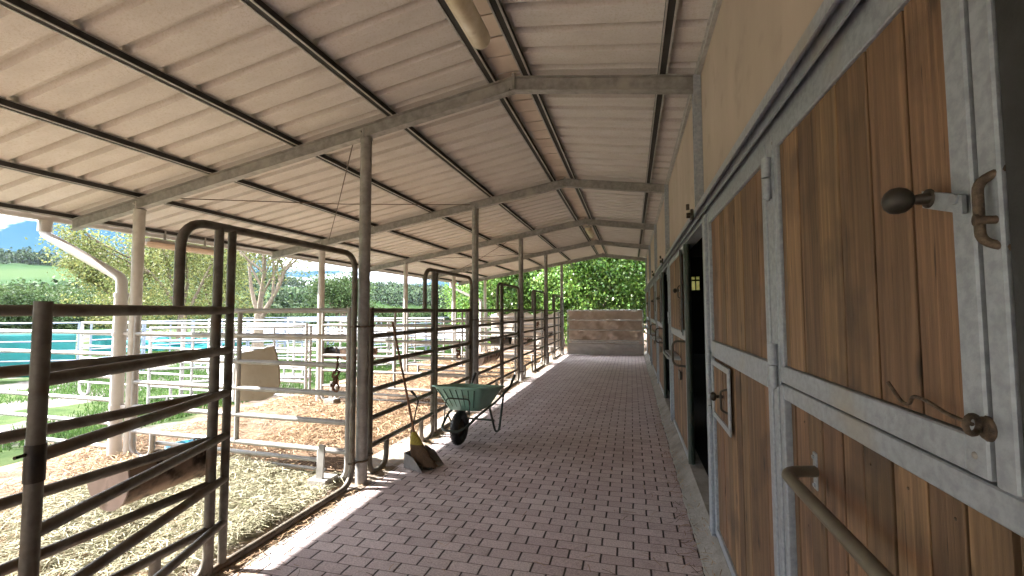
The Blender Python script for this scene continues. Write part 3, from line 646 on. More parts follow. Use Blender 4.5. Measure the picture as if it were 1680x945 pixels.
# ------------------------------------------------------------ corral panels
ZR = [.29, .555, .82, 1.085, 1.35, 1.60]
def corral(name, label, cat, length, loc, rz, m='pipe', top=1.6, group=None, foot=True, mid=None, r=.025, extra=False):
    """panel running along local +x"""
    t = thing(name, label, cat, loc, rz, group); s = top/1.6
    for z in ZR: MB().tube([(.0, 0, z*s), (length, 0, z*s)], r, 10).build('rail', m, t)
    for (x, d) in ((0, 1), (length, -1)):
        mb = MB()
        if foot: mb.tube(rounded([(x, 0, top+.03), (x, 0, .02), (x+d*.30, 0, .02), (x+d*.30, 0, .29*s)], .15, 7), r*1.08, 10)
        else: mb.tube([(x, 0, .02), (x, 0, top+.03)], r*1.08, 10)
        mb.build('upright', m, t)
    if mid is not None: MB().tube([(mid, -.001, .29*s), (mid, -.001, top)], r*.9, 10).build('brace', m, t)
    if extra: MB().tube([(.3, .05, .17), (length-.35, .05, .17)], r*.85, 8).tube([(.3, .09, .07), (length-.3, .09, .07)], r*.6, 8).build('foot_bar', m, t)
    return t
GA = 'corral panels along the aisle'
row = ['nearest corral panel by the aisle, carrying the closest feed trough', 'corral panel behind the leaning broom', 'corral panel just past the wheelbarrow', 'fourth corral panel along the aisle, before the fourth canopy post', 'short looking corral panel before the last gate', 'last corral panel by the aisle, touching the tan curtain']
for i in range(6):
    y0 = .70+3*i; ln = 1.36 if i < 5 else .0
    if i == 5: ln = .0
    if ln: corral('corral_fence', row[i], 'fence panel', ln, (-2.46, y0, 0), PI/2, group=GA)
gl = ['tall open gateway arch of bent tube nearest the camera', 'arched gateway with its gate shut beside the wheelbarrow', 'third arched gateway along the aisle, gate shut', 'fourth arched gateway along the aisle, gate shut', 'farthest arched gateway, next to the tan curtain']
def gateway(i, openg):
    y0 = 1.83+3*i; x = -2.46
    t = thing('gateway', gl[i], 'gateway', (x, y0, 0), PI/2, 'gateways along the aisle')   # local x = along the row
    m = 'pipe'; T = 2.12
    MB().tube(rounded([(0, 0, 1.62), (0, 0, T), (1.60, 0, T), (1.60, 0, .03), (.25, 0, .03)], .17, 8), .026, 12).build('arch', m, t)
    MB().tube([(.235, 0, 0), (.235, 0, T-.005)], .026, 12).build('upright', m, t)
    g = thing('gate', None, None, (.325, .0, 0), 0) ; g.parent = t
    if 'label' in g: del g['label']
    g['label'] = 'gate swung wide open' if openg else 'closed gate'
    if openg: g.rotation_euler = (0, 0, R(180+21))
    L_ = 1.20
    MB().tube([(0, 0, .05), (0, 0, T-.005)], .024, 12).build('stile', m, g)
    MB().tube([(L_, 0, .06), (L_, 0, 1.632)], .0255, 14).build('end_post', m, g)
    for z in [.29, .555, .82, 1.085, 1.35, 1.60]: MB().tube([(0, 0, z), (L_, 0, z)], .025, 10).build('rail', m, g)
    lt = MB(); lt.tube([(L_, 0, 1.0), (L_, 0, 1.13)], .029, 14); lt.tube([(L_-.05, 0, 1.10), (L_+.06, -.01, 1.10)], .006, 8); lt.build('latch', 'blackmetal', g)
    for z in (.5, 1.5): MB().tube([(-.045, 0, z-.02), (-.045, 0, z+.02)], .028, 10).build('hinge', 'galvd', t) if False else None
for i in range(5): gateway(i, i == 0)
# clamps where panels meet the posts
for i in range(1, 6):
    y = .53+3*i
    for z in (1.45, .22):
        q = MB(); q.tube(arc((XA, y, z), .059, 0, 2*PI, (1, 0, 0), (0, 1, 0), 14), .009, 6); q.box(XA-.05, XA+.0, y-.13, y+.19, z-.007, z+.007)
        q.build('clamp', 'rust', canopy, CO)
# short end tube standing beyond each aisle post
for i in range(1, 5): pass
dv = ['bare stall divider behind the nearest gateway, beige board tied to it', 'second stall divider, black feed trough hung on it', 'third stall divider back from the camera', 'fourth stall divider back from the camera', 'farthest stall divider, covered by the pale tarp']
for i in range(5):
    y = 3.50+3*i
    corral('stall_divider', dv[i], 'fence panel', 2.74, (-5.30, y, 0), 0, group='dividers between the stalls', mid=1.44, extra=True, m='pale')
dv2 = ['white paddock fence panel running out from the first outer post', 'white paddock panel running out from the second outer post', 'white paddock panel running out from the third outer post', 'white paddock panel running out from the fourth outer post']
for i in range(4):
    y = 3.62+3*i
    for k in range(2):
        corral('paddock_fence', dv2[i]+(', inner one' if k == 0 else ', outer one'), 'fence panel', 3.0, (-8.75-3.1*k, y+.1*k, -.25), 0, group='white panels between the paddocks', m='pale', r=.024)
# closing panels along the outer posts
def W(px, d, dz=0):     # a point on the plan, as seen from the aisle's near end
    l = (px-840)/704.38*d; return Vector((l*.9636-d*.2674, l*.2674+d*.9636, dz))
def fence_line(pts, name, labels, m, top=1.6, zbase=-.32, r=.024, group=None):
    for k in range(len(pts)-1):
        a, b = pts[k], pts[k+1]; v = b-a
        corral(name, labels[k], 'fence panel', v.length-.06, (a.x, a.y, zbase), math.atan2(v.y, v.x), m, top, group, r=r, foot=(k % 2 == 0), mid=v.length*.5)
fence_line([W(-120, 11.4), W(0, 11.8), W(136, 12.2)], 'corral_fence', ['grey corral fence panel with teal sheeting, leftmost in view', 'grey corral fence panel with teal sheeting, left of the downpipe'], 'blue', group='grey outer corral fence')
fence_line([W(152, 12.6), W(240, 13.8), W(320, 15.0), W(410, 15.6), W(500, 16.0)], 'corral_fence', ['grey corral panel just behind the downpipe', 'grey corral panel carrying the crumpled light teal sheet', 'grey corral panel behind the beige board', 'grey corral panel left of the second outer post'], 'blue', group='grey outer corral fence')
fence_line([W(250, 8.2), W(385, 8.6), W(516, 8.9)], 'paddock_fence', ['white tube fence panel standing behind the white sheet', 'white tube fence panel ending left of the second outer post'], 'pale', group='white round pen fence')
fence_line([W(600, 17), W(650, 18.5), W(700, 20), W(745, 22)], 'corral_fence', ['far grey corral panel seen past the broom handle', 'far grey corral panel behind the wheelbarrow', 'far grey corral panel left of the shut gate'], 'blue', group='grey outer corral fence')
fence_line([W(560, 12.5), W(640, 13.2), W(720, 14.2)], 'paddock_fence', ['distant white panel just right of the second outer post', 'distant white panel behind the third outer post'], 'pale', group='white round pen fence')
fence_line([W(380, 20), W(470, 22), W(540, 24), W(620, 26)], 'corral_fence', ['faraway grey panel behind the white pen, left one', 'faraway grey panel behind the white pen, middle one', 'faraway grey panel behind the white pen, right one'], 'blue', group='grey outer corral fence')

# ------------------------------------------------------------ tarps, boards
def cloth(name, a, b, z0, z1, m, label, cat, amp=.02, nx=40, nz=16, th=.004, seed=1, sag=.0, drift=None):
    r = random.Random(seed); ph = [r.uniform(0, 6) for _ in range(6)]; a, b = Vector(a), Vector(b); d = b-a; nrm = Vector((-d.y, d.x, 0)).normalized(); mb = MB(); vs = []
    for j in range(nz+1):
        for i in range(nx+1):
            u, v = i/nx, j/nz; w = amp*(math.sin(u*23+ph[0]+3*v)+.7*math.sin(u*11-v*7+ph[1])+.5*math.sin(v*14+u*9+ph[2])+.45*math.sin(u*41+v*13+ph[3])+.35*math.sin(u*67-v*31+ph[4])+.3*math.sin(u*19+v*37+ph[5])**3)
            z = z0+(z1-z0)*v-sag*(v)*abs(math.sin(u*PI*5+ph[4]))
            vs.append(a+d*u+nrm*w*(1-.5*v)+Vector((0, 0, z)))
    n = nx+1; fs = [(j*n+i, j*n+i+1, (j+1)*n+i+1, (j+1)*n+i) for j in range(nz) for i in range(nx)]
    k = len(vs); vs2 = [v+nrm*th for v in vs]; fs2 = [tuple(reversed([q+k for q in f])) for f in fs]
    rim = []
    for i in range(nx): rim += [(i, i+k, i+1+k, i+1), (nz*n+i, nz*n+i+1, nz*n+i+1+k, nz*n+i+k)]
    for j in range(nz): rim += [(j*n, (j+1)*n, (j+1)*n+k, j*n+k), (j*n+nx, j*n+nx+k, (j+1)*n+nx+k, (j+1)*n+nx)]
    mb.v = [tuple(v) for v in vs+vs2]; mb.f = fs+fs2+rim; mb.sm = [True]*len(mb.f)
    o = mb.build(name, m); return tag(o, label, cat)
# end of the aisle: panel with tan tarpaulin tied behind its rails
ep = thing('end_barrier', 'low tube barrier closing the far end of the aisle', 'barrier', (-2.24, 15.62, 0))
for z in (1.60, 1.25, .90, .53): MB().tube([(0, 0, z), (2.62, 0, z)], .024, 10).build('rail', 'postpale', ep)
for x in (0, 2.62): MB().tube([(x, 0, .02), (x, 0, 1.62)], .022, 10).build('upright', 'purlin', ep)
cloth('tan_curtain', (-2.22, 15.70, 0), (.38, 15.70, 0), .42, 1.61, 'tan', 'wrinkled tan tarpaulin hung behind the rails at the end of the aisle', 'tarpaulin', .030, sag=.03, seed=4, nx=90, nz=36)
cloth('skirt_sheet', (-2.24, 15.595, 0), (.40, 15.595, 0), .02, .43, 'greytarp', 'grey plastic skirt tied along the bottom of the end barrier', 'tarpaulin', .014, seed=9)
MB().bbox(-2.10, -1.9+2.15, 15.555, 15.575, .445, .50, .004).box(-1.0, -.9, 15.53, 15.555, .44, .51).build('barrier_bar', 'purlin', ep, (-2.24, 15.62, 0))
cloth('pale_tarp', (-5.2, 15.75, 0), (-2.4, 15.75, 0), .12, 1.55, 'paletarp', 'pale sunlit tarpaulin covering the farthest stall divider', 'tarpaulin', .03, sag=.1, seed=14)
cloth('teal_tarp', W(-120, 11.7), W(128, 12.5), -.25, .98, 'teal', 'teal sheet stretched along the leftmost grey corral panels', 'tarpaulin', .006, seed=2)
cloth('teal_tarp', W(150, 12.75), W(196, 13.4), .35, .93, 'teal', 'small teal sheet half hidden by the downpipe', 'tarpaulin', .008, seed=3)
cloth('teal_tarp', W(200, 13.9), W(400, 16.1), .28, .82, mat('light_teal', (.03, .33, .32), .5, col2=(.01, .22, .24), scale=3, trans=.2), 'crumpled light teal sheet sagging on the corral rails', 'tarpaulin', .05, sag=.18, seed=5)
def boards():
    t = MB(); n = 14; outline = [(-4.04, .66), (-3.86, .655)]+[(-3.83+.20*math.sin(a_), .865-.21*math.cos(a_)) for a_ in np.linspace(.1, 1.5, 9)]+[(-3.64, 1.0), (-3.665, 1.12), (-3.70, 1.225), (-3.86, 1.195), (-4.04, 1.15)]
    t.prism([(p[0]-(-3.9), p[1]) for p in outline][::-1], (-3.85, 3.66, 0), (-3.862, 3.693, 0), (.94, .342, 0), (0, 0, 1)); o = t.build('beige_board', 'board'); tag(o, 'beige board with a rounded lower corner tied to the first stall divider', 'board')
    o.rotation_euler = (0, 0, 0)
    s = MB(); q = Matrix.Translation((-4.05, 3.62, 0)) @ Matrix.Rotation(R(155), 4, 'Z'); s.bbox(0, .56, -.02, 0, .64, 1.09, .008, q); s.box(.40, .45, 0, .012, .97, 1.0, q); o = s.build('white_sheet', 'white'); tag(o, 'white plastic sheet hung on the first stall divider beside the beige board', 'plastic sheet')
boards()
def footing(x, y, label, slope=True):
    t = thing('concrete_footing', label, 'concrete block', (x, y, 0), 0, 'concrete blocks under the dividers')
    MB().bbox(-.10, .10, -.09, .09, -.01, .085, .008).build('block', 'concrete', t)
    MB().prism([(-.035, 0), (.035, 0), (.05, .30), (-.01, .30)], (0, -.055, .085), (0, -.035, .085), (1, 0, 0), (0, 0, 1)).build('plate', 'pale', t)
footing(-2.74, 3.40, 'concrete block with a steel plate beside the first aisle post')
footing(-5.02, 6.42, 'concrete block by the foot of the second divider, under its trough')
footing(-2.78, 6.40, 'concrete block hidden behind the wheelbarrow')

# ------------------------------------------------------------ feed troughs
def trough(loc, rz, label, m='troughc', L_=.62, r=.17, cap='troughcap', roll=0):
    t = thing('feed_trough', label, 'feed trough', loc, rz, 'feed troughs hung on the rails')
    t.rotation_euler = (roll, 0, rz)
    mb = MB(); n = 12; vs = []; 
    for (rr, x0, x1) in ((r, 0, L_), (r-.012, 0, L_)):
        for x in (x0, x1):
            for k in range(n+1):
                a = PI+PI*k/n; vs.append((x, rr*math.cos(a), rr*math.sin(a)*1.15))
    q = n+1; fs = [(k, k+1, q+k+1, q+k) for k in range(n)]+[(2*q+k+1, 2*q+k, 3*q+k, 3*q+k+1) for k in range(n)]
    fs += [(0, q, 3*q, 2*q), (n, 2*q+n, 3*q+n, q+n)]
    mb.add(vs, fs, True); mb.build('trough_body', m, t)
    for x in (-.008, L_):
        c = MB(); pr = [(r*1.04*math.cos(PI+PI*k/n), r*1.15*1.04*math.sin(PI+PI*k/n)) for k in range(n+1)]
        c.prism(pr, (x, 0, 0), (x+.008, 0, 0), (0, 1, 0), (0, 0, 1)); c.build('end_cap', cap if x < 0 else m, t)
    for x in (L_*.32, L_*.8):
        h = MB(); h.tube(rounded([(x, -r, -.02), (x, -r-.035, .045), (x, -r+.02, .06), (x, -r+.02, -.03)], .02), .006, 6); h.box(x-.015, x+.015, -r-.004, -r+.0, -.06, .02)
        h.build('strap', 'rust', t)
    return t
# along the row: local x -> +Y, local y -> -X
trough((-2.655, 1.65, .735), PI/2, 'brown stained half round feed trough hung low on the nearest panel', L_=.46, r=.15, roll=R(-18))
trough((-2.66, 7.15, .80), PI/2, 'pinkish feed trough seen past the wheelbarrow and second post', L_=.95, r=.165, roll=R(-14))
trough((-2.70, 10.5, .86), PI/2, 'feed trough on the fourth panel, just behind the third aisle post', L_=.7, r=.16)
trough((-2.70, 13.5, .86), PI/2, 'feed trough farthest down the aisle, near the tan curtain', L_=.7, r=.16)
trough((-5.42, 6.76, .93), 0, 'black feed trough hung on the second divider by its outer post', m='black', cap='black', L_=.42, r=.17)
trough((-4.97, 6.74, .93), 0, 'reddish brown feed trough next to the black one on the second divider', L_=.5, r=.19)
trough((-3.05, 9.3, 1.0), 0, 'dark grey round ended feed trough on the third divider', m='black', cap='black', L_=.42, r=.13)
def knot(x, y, z, label):
    mb = MB(); r = random.Random(int(z*100+y))
    for k in range(9):
        c = Vector((x+r.uniform(-.03, .03), y+r.uniform(-.02, .02), z+r.uniform(-.09, .09))); mb.tube(arc(c, r.uniform(.02, .04), 0, 5.5, (r.uniform(-1, 1), .3, .4), (.2, r.uniform(-1, 1), 1), 8), .009, 6)
    mb.tube([(x, y, z+.08), (x+.01, y, z+.20)], .008, 6); tag(mb.build('rope_bundle', 'cloth'), label, 'rope', 'rope bundles hung on gate posts')
knot(-2.63, 3.42, .98, 'brown rope bundle hung beside the first aisle post')
knot(-2.66, 6.42, .95, 'brown rope bundle hung beside the second aisle post')
knot(-2.66, 12.4, 1.15, 'brown rope bundle hung far down the aisle')
# blue tub lid by the outer post
def dish():
    mb = MB(); mb.lathe([(.0, .02), (.17, .02), (.2, .06), (.21, .06), (.18, .0), (0, 0)], (-4.95, 3.85, .01), (0, 0, 1), 20)
    tag(mb.build('feed_bowl', mat('blue_plastic', (.05, .42, .62), .4)), 'shallow light blue bowl on the straw behind the first outer post', 'bowl')
dish()

# ------------------------------------------------------------ wheelbarrow
def wheelbarrow():
    t = thing('wheelbarrow', 'green plastic wheelbarrow with a black tyre, parked wheel first beside the gate', 'wheelbarrow', (-1.98, 4.80, .02), R(-3))
    # local +y = towards the handles
    wh = MB(); Rw = .195; prof = []
    for k in range(13):
        a = 2*PI*k/12; prof.append((Rw-.045+.047*math.cos(a), .047*math.sin(a)))
    wh.lathe(prof, (0, 0, Rw), (1, 0, 0), 28)
    for k in range(28):
        a = 2*PI*k/28; c = Vector((0, math.cos(a)*(Rw+.001), Rw+math.sin(a)*(Rw+.001)))
        if c.z > .01: wh.box(-.026, .026, -.005, .005, -.003, .0015, Matrix.Translation(c) @ Matrix.Rotation(a-PI/2, 4, 'X'))
    w_ = wh.build('wheel', 'black', t); hb = MB(); hb.lathe([(.0, -.02), (.10, -.012), (.105, .0), (.10, .012), (0, .02)], (0, 0, Rw), (1, 0, 0), 20).tube([(-.09, 0, Rw), (.09, 0, Rw)], .012, 8); hb.build('hub', 'rust', w_)
    # tray: inverted frustum with flared rim and thin walls
    bot = [(-.20, .08), (.20, .08), (.20, .50), (-.20, .50)]; top = [(-.315, -.13), (.315, -.13), (.315, .74), (-.315, .74)]
    zb, zt = .385, .69
    def ringpts(q, z, rr, inset=0):
        (x0, y0), (x1, y1) = q[0], q[2]; x0 += inset; y0 += inset; x1 -= inset; y1 -= inset; out = []
        for (cx, cy, a0) in ((x1-rr, y0+rr, -PI/2), (x1-rr, y1-rr, 0), (x0+rr, y1-rr, PI/2), (x0+rr, y0+rr, PI)):
            for k in range(6): a = a0+PI/2*k/5; out.append((cx+rr*math.cos(a), cy+rr*math.sin(a), z))
        return out
    def lerpq(f): return [(bot[i][0]*(1-f)+top[i][0]*f, bot[i][1]*(1-f)+top[i][1]*f) for i in range(4)]
    rings = [ringpts(bot, zb, .07), ringpts(lerpq(.08), zb+.012, .09), ringpts(lerpq(.5), (zb+zt)/2, .10), ringpts(lerpq(.95), zt-.012, .11), ringpts([(a*1.07, b+(-.03 if b < 0 else .03)) for a, b in top], zt-.008, .13), ringpts([(a*1.07, b+(-.03 if b < 0 else .03)) for a, b in top], zt+.006, .13),
             ringpts(top, zt+.008, .11, .01), ringpts(lerpq(.5), (zb+zt)/2+.005, .10, .012), ringpts(bot, zb+.02, .06, .01)]
    tm = MB(); n = 24; vs = [p for q in rings for p in q]; fs = [(i*n+k, i*n+(k+1) % n, (i+1)*n+(k+1) % n, (i+1)*n+k) for i in range(len(rings)-1) for k in range(n)]
    tm.add(vs, fs, True); tm.add(rings[0], [tuple(reversed(range(n)))]); tm.add(rings[-1], [tuple(range(n))])
    tilt = lambda v: (v[0], v[1], v[2]-.115*max(0, (v[1]+.13)/.87)*min(1, max(0, (v[2]-zb)/(zt-zb))+.25))
    tm.v = [tilt(v) for v in tm.v]; tb = tm.build('tray', 'tub', t)
    rb = MB()       # moulded ribs on the front wall
    for x in (-.24, -.16, -.08, 0, .08, .16, .24):
        fa, fb = .16, .90; q = lambda f: Vector((x*(.60+.42*f), .08-.21*f-.003, zb+(zt-zb)*f-.006)); rb.tube([q(fa), q(.5), q(fb)], .006, 6)
    rb.build('rib', mat('dark_green_plastic', (.06, .13, .10), .5), tb)
    # chassis: one bent tube round the wheel to each handle
    ch = MB(); 
    ch.tube(rounded([(-.30, 1.12, .62), (-.29, 1.0, .52), (-.24, .62, .40), (-.20, .10, .33), (-.13, -.235, .215), (.13, -.235, .215), (.20, .10, .33), (.24, .62, .40), (.29, 1.0, .52), (.30, 1.12, .62)], .10, 6), .0155, 10)
    for s in (-1, 1):
        ch.tube(rounded([(s*.22, .40, .37), (s*.255, .52, .03), (s*.255, .66, .015), (s*.27, .80, .48)], .07, 6), .0145, 10)
        ch.tube([(s*.075, -.0, Rw), (s*.19, .06, .33)], .010, 8)
    ch.tube([(-.25, .50, .18), (.25, .50, .18)], .012, 8)
    ch.build('chassis', 'green_paint', t)
    hp = MB(); hp.tube(rounded([(-.16, -.10, .24), (-.155, -.045, .54), (.155, -.045, .54), (.16, -.10, .24)], .05), .007, 8); hp.build('front_hoop', 'green_paint', t)
    for s in (-1, 1): MB().tube([(s*.296, 1.06, .575), (s*.302, 1.17, .66)], .020, 10).build('grip', 'black', t)
wheelbarrow()

def broom():
    t = thing('broom', 'yellow bristled broom leaning on the rails inside the dustpan', 'broom', (-2.06, 4.02, .03))
    top = Vector((-2.40, 4.0, 1.45))-t.location; nk = Vector((-.085, -.02, .33))
    MB().tube([nk, nk.lerp(top, .5)+Vector((.004, 0, 0)), top], [.0125, .0125, .0115], 10).tube([top, top+(top-nk).normalized()*.035], [.016, .012], 10).build('stick', 'stick', t)
    b = MB(); rows = []
    for k, (z, cx, w_, d) in enumerate(((.34, -.085, .022, .022), (.30, -.078, .045, .03), (.22, -.055, .075, .033), (.12, -.015, .105, .036), (.02, .035, .145, .04))):
        rows.append([(cx+w_*math.cos(2*PI*q/20), -.02+d*math.sin(2*PI*q/20), z) for q in range(20)])
    def skin(mb, rws):
        vs = [p for r_ in rws for p in r_]; mb.add(vs, [(i*20+k, i*20+(k+1) % 20, (i+1)*20+(k+1) % 20, (i+1)*20+k) for i in range(len(rws)-1) for k in range(20)], True)
        mb.add(rws[0], [tuple(range(20))]); mb.add(rws[-1], [tuple(reversed(range(20)))]); return mb
    skin(MB(), rows[:3]).build('binding', 'yellow', t); skin(b, rows[2:])
    r_ = random.Random(2)
    for q in range(110):
        a = r_.uniform(0, 2*PI); f = math.sqrt(r_.random()); p = Vector((.035+.14*f*math.cos(a), -.02+.038*f*math.sin(a), .03)); b.tube([p+Vector((0, 0, .04)), p+Vector((r_.uniform(-.01, .012), r_.uniform(-.01, .01), -.035))], .0022, 3, cap=False)
    br = b.build('bristles', mat('brown_bristles', (.15, .085, .04), .85, col2=(.06, .035, .02), scale=40, stretch=(6, 6, 1), bump=.6), t)
broom()
def dustpan():
    t = thing('dustpan', 'long handled grey metal dustpan with dark inside, on the pavers below the broom', 'dustpan', (-2.05, 4.07, .012), R(70))
    m = mat('grey_tin', (.33, .32, .31), .55, .4, col2=(.22, .21, .2), scale=8)
    p = MB(); th = .004
    p.box(-.15, .15, -.12, .15, 0, th); 
    for s in (-1, 1):
        x = s*.15; p.add([(x, -.12, 0), (x, .15, 0), (x, .15, .15), (x, .02, .12), (x-s*th, -.12, 0), (x-s*th, .15, 0), (x-s*th, .15, .15), (x-s*th, .02, .12)], [(0, 1, 2, 3), (7, 6, 5, 4), (0, 4, 5, 1), (1, 5, 6, 2), (2, 6, 7, 3), (3, 7, 4, 0)])
    p.box(-.15, .15, .15, .154, 0, .15); p.build('pan', m, t)
    h = MB(); h.tube(rounded([(-.05, .16, .02), (-.05, .17, .30), (-.01, .12, .60), (-.01, .10, .66), (-.03, .17, .73)], .04), .0075, 8); h.build('handle', 'blackmetal', t)
    MB().tube([(-.02, .14, .70), (-.035, .185, .745)], .014, 10).build('grip', 'black', t)
dustpan()

# ------------------------------------------------------------ lamps under the ridge
def tube_lamp(loc, label, rz=0, L_=1.2, m='lamp'):
    t = thing('tube_lamp', label, 'lamp', loc, rz, 'strip lamps under the roof')
    MB().bbox(-.055, .055, -L_/2+.02, L_/2-.02, 0, .05, .01).build('housing', 'lampbody', t)
    c = MB(); n = 14; rows = []
    for (y, s) in ((-L_/2, .55), (-L_/2+.012, .82), (-L_/2+.04, 1), (L_/2-.04, 1), (L_/2-.012, .82), (L_/2, .55)):
        rows.append([(.072*s*math.cos(PI+PI*k/n), y, -.002+.072*s*math.sin(PI+PI*k/n)) for k in range(n+1)])
    vs = [p for r_ in rows for p in r_]; q = n+1; c.add(vs, [(i*q+k, i*q+k+1, (i+1)*q+k+1, (i+1)*q+k) for i in range(5) for k in range(n)], True); c.add(rows[0], [tuple(range(q))]); c.add(rows[-1], [tuple(reversed(range(q)))])
    for i in range(5): c.add([rows[i][0], rows[i][-1], rows[i+1][-1], rows[i+1][0]], [(0, 1, 2, 3)])
    c.build('cover', m, t)
    g = MB()
    for y in (-.3, .3): g.box(-.012, .012, y-.01, y+.01, .05, .20)
    g.build('hanger', 'galvd', t)
tube_lamp((-.955, 2.10, 3.44), 'yellowed strip lamp under the ridge, closest to the camera')
tube_lamp((-.90, 10.1, 3.44), 'small strip lamp under the ridge far down the aisle', L_=1.0)
def eave_lamp():
    a, b = Vector((-6.50, 4.42, 2.50)), Vector((-6.50, 5.42, 2.50))
    tube_lamp((-6.42, 4.85, 2.56), 'strip lamp with an orange tinted cover under the outer eave', 0, 1.1, mat('orange_cover', (.62, .48, .36), .5, col2=(.5, .38, .28), scale=5))
eave_lamp()

# ------------------------------------------------------------ trees
def limb(mb, a, d, ln, r, depth, rr, tips, spread=.6, gr=.0):
    pts = [a.copy()]; n = 4; p = a.copy(); dd = d.normalized()
    for k in range(n):
        dd = (dd+Vector((rr.uniform(-1, 1), rr.uniform(-1, 1), rr.uniform(-.6, 1)+gr))*.16).normalized(); p = p+dd*ln/n; pts.append(p.copy())
    mb.tube(pts, [r*(1-.5*k/n) for k in range(n+1)], 6 if depth > 1 else 5, cap=False)
    if depth <= 1: tips += pts[1:]
    if depth > 0:
        for q in range(rr.choice((2, 3, 3))):
            s = pts[rr.choice((2, 3, 4, 4))]; nd = (dd+Vector((rr.uniform(-1, 1), rr.uniform(-1, 1), rr.uniform(-.5, .9)))*spread*1.3).normalized()
            limb(mb, s, nd, ln*rr.uniform(.55, .8), r*.52, depth-1, rr, tips, spread, gr)
def tree(loc, h, trunk_r, label, kind, seed, leaf, m, per, cl, depth=3, spread=.6, name='tree', group=None, droop=0, lean=(0, 0, 1), extra=None, fill=None):
    t = thing(name, label, 'tree', loc, 0, group); rr = random.Random(seed); mb = MB(); tips = []
    base = Vector((0, 0, -.1)); d0 = Vector(lean)
    mid = base+d0.normalized()*h*.28; mb.tube([base, base.lerp(mid, .5), mid], [trunk_r*1.25, trunk_r, trunk_r*.8], 10, cap=False)
    for k in range(5):
        a = 2*PI*k/5+rr.uniform(-.4, .4); limb(mb, base.lerp(mid, rr.uniform(.65, 1)), d0.normalized()+Vector((math.cos(a), math.sin(a), rr.uniform(.1, .6)))*spread, h*.42, trunk_r*.5, depth-1, rr, tips, spread, droop)
    mb.build('trunk', 'bark', t)
    T = np.array([list(p) for p in tips])
    if fill is not None:
        q = rg.normal(size=(fill[0], 3)); q /= np.linalg.norm(q, axis=1)[:, None]; q *= (rg.uniform(.15, 1, fill[0])**.4)[:, None]*np.array(fill[1]); q += np.array(fill[2]); q = q[q[:, 2] > .1]; T = np.concatenate([T, q])
    P = []
    for c in T:
        k = int(per*rg.uniform(.4, 1.5)); g = rg.normal(size=(k, 3))*cl*rg.uniform(.6, 1.2)
        g[:, 2] *= .7
        if droop < 0: g[:, 2] -= np.abs(rg.normal(size=k))*cl*1.2
        P.append(c+g)
    P = np.concatenate(P); P = P[P[:, 2] > .05]; V, F = leaf_quads(P, leaf, .65)
    o = fast_mesh('crown', V, F, m); o.parent = t; return t
# big leafy trees closing the end of the aisle
tree((-1.5, 19.0, -.1), 5.6, .16, 'broad green leaved tree right behind the tan curtain', 'fig', 3, .125, 'leaf', 80, .27, name='fig_tree', group='leafy trees beyond the end of the aisle', fill=(520, (2.6, 1.7, 2.9), (0, 0, 2.9)))
tree((-6.2, 20.5, -.2), 5.4, .15, 'broad green leaved tree left of the aisle end, behind the pale tarp', 'fig', 8, .125, 'leaf', 80, .27, name='fig_tree', group='leafy trees beyond the end of the aisle', fill=(430, (2.9, 1.9, 2.6), (0, 0, 2.7)))
tree((2.0, 18.6, -.1), 5.6, .15, 'green leaved tree at the right edge of the aisle end', 'fig', 12, .12, 'leaf', 80, .27, name='fig_tree', group='leafy trees beyond the end of the aisle', fill=(300, (1.9, 1.5, 2.8), (0, 0, 2.8)))
tree((-4.0, 24.0, -.2), 8, .2, 'taller dark green tree rising behind the leafy ones', 'fig', 15, .17, 'leaf', 60, .42, name='fig_tree', group='leafy trees beyond the end of the aisle', fill=(500, (6.0, 1.6, 3.6), (.5, 0, 3.4)))
# willows and other trees behind the corral, left
def TW(px, d): p = W(px, d); return (p.x, p.y, float(height(p.x, p.y)))
tree(TW(300, 24), 8.0, .22, 'yellowing willow rising behind the first outer post', 'w', 21, .13, 'willow', 75, .42, name='willow_tree', group='willows behind the corral', droop=-.1, fill=(90, (3.2, 3.2, 2.6), (0, 0, 3.6)))
tree(TW(205, 27), 6.6, .2, 'green and yellow tree seen behind the downpipe', 'w', 25, .14, 'willow', 70, .42, name='willow_tree', group='willows behind the corral', fill=(80, (2.8, 2.8, 2.2), (0, 0, 2.9)))
tree(TW(425, 20), 6.8, .22, 'thin leaved willow with bare branches fanning up under the roof', 'w', 30, .10, 'willow', 22, .42, depth=4, spread=.75, name='willow_tree', group='willows behind the corral', droop=-.05)
tree(TW(560, 34), 4.6, .2, 'low olive green tree behind the second outer post', 'w', 33, .16, 'midleaf', 50, .5, name='willow_tree', group='willows behind the corral', fill=(60, (3, 3, 1.6), (0, 0, 2)))
tree(TW(355, 30), 7.0, .22, 'green yellow tree filling the gap left of the bare willow', 'w', 38, .15, 'willow', 65, .5, name='willow_tree', group='willows behind the corral', fill=(60, (3, 3, 2), (0, 0, 3)))

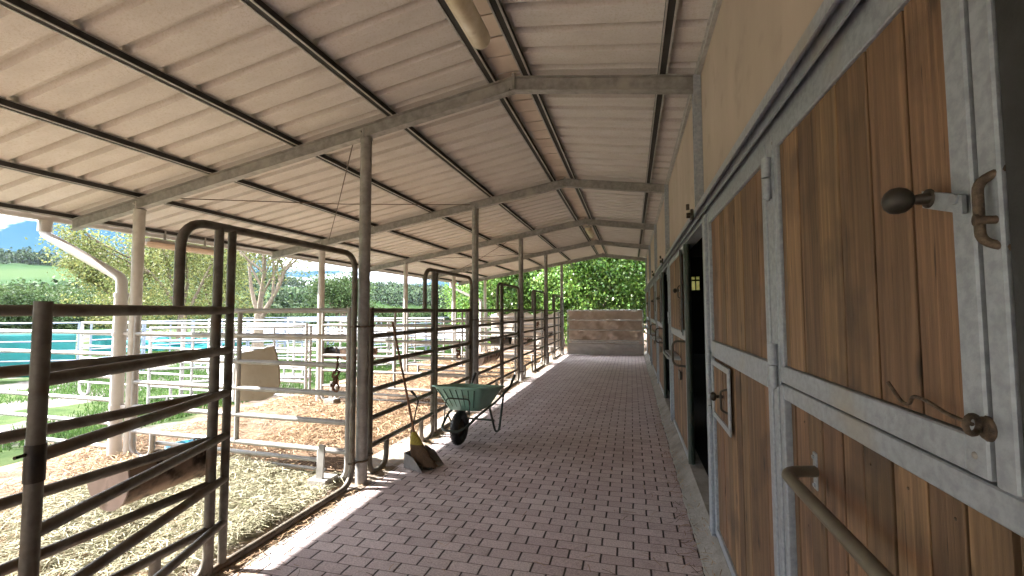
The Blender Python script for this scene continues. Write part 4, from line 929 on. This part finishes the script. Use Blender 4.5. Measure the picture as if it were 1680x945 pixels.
def bank(name, label, pts, hs, per, leaf, m, seed):     # a wood that reads as one mass
    Ps = []
    for (x, y), h in zip(pts, hs):
        z = float(height(x, y)); k = int(per*rg.uniform(.7, 1.3)); g = rg.normal(size=(k, 3)); g /= np.linalg.norm(g, axis=1)[:, None]; g *= (rg.uniform(.35, 1, k)**.5)[:, None]
        g += .16*np.sin(g[:, [1, 2, 0]]*6+x); Ps.append(np.stack([x+g[:, 0]*h*.42, y+g[:, 1]*h*.42, z+h*.5+g[:, 2]*h*.5], 1))
    P = np.concatenate(Ps); V, F = leaf_quads(P, leaf, .8); o = fast_mesh(name, V, F, m); return tag(o, label, 'woodland', kind='stuff')
def polar(az, r): return (r*math.sin(R(az)), r*math.cos(R(az)))
r_ = random.Random(17)
pts = []; hs = []
for _ in range(170):
    az = r_.uniform(-72, -52); d = r_.uniform(90, 155); pts.append(polar(az, d)); hs.append(r_.uniform(5.0, 7.4)*(.8+d/400))
for _ in range(110):
    az = r_.uniform(-52, -15); d = r_.uniform(80, 150); pts.append(polar(az, d)); hs.append(r_.uniform(2.0, 4.2))
bank('valley_wood', 'grey green wood across the valley floor, below the hill', pts, hs, 900, .34, 'midleaf', 1)
pts = []; hs = []
for _ in range(2600):
    az = r_.uniform(-75, -12); d = r_.uniform(170, 560)
    n = math.sin(az*.33+d*.012)+math.sin(d*.021-az*.21+1.2)+.5*math.sin(az*.9+d*.04)
    ridge = d > 455; low = d < (225 if az < -54 else 300) and az < -38
    meadow = (az < -55 and 345 < d < 430 and n < 1.3) or (az > -50 and d < 470 and n < .25)
    if meadow or not (ridge or low or (n > .15 and az > -54)): continue
    pts.append(polar(az, d)); hs.append(r_.uniform(7, 13) if d > 300 else r_.uniform(7, 11))
bank('hill_wood', 'dark wooded patches and tree line on the distant hill', pts, hs, 90, 1.7, 'farleaf', 2)

# ------------------------------------------------------------ air
hz = MB().box(-900, 500, -300, 900, -6, 75).build('haze', 'white')
hm = bpy.data.materials.new('air'); hm.use_nodes = True; hn = hm.node_tree; hn.nodes.remove(hn.nodes['Principled BSDF'])
pv = hn.nodes.new('ShaderNodeVolumePrincipled'); pv.inputs['Color'].default_value = (.75, .86, 1, 1); pv.inputs['Density'].default_value = .00003
hn.links.new(pv.outputs[0], hn.nodes['Material Output'].inputs['Volume']); hz.data.materials.clear(); hz.data.materials.append(hm); hz['kind'] = 'stuff'; hz['label'] = 'thin blue air between the yard and the far hill'; hz['category'] = 'haze'
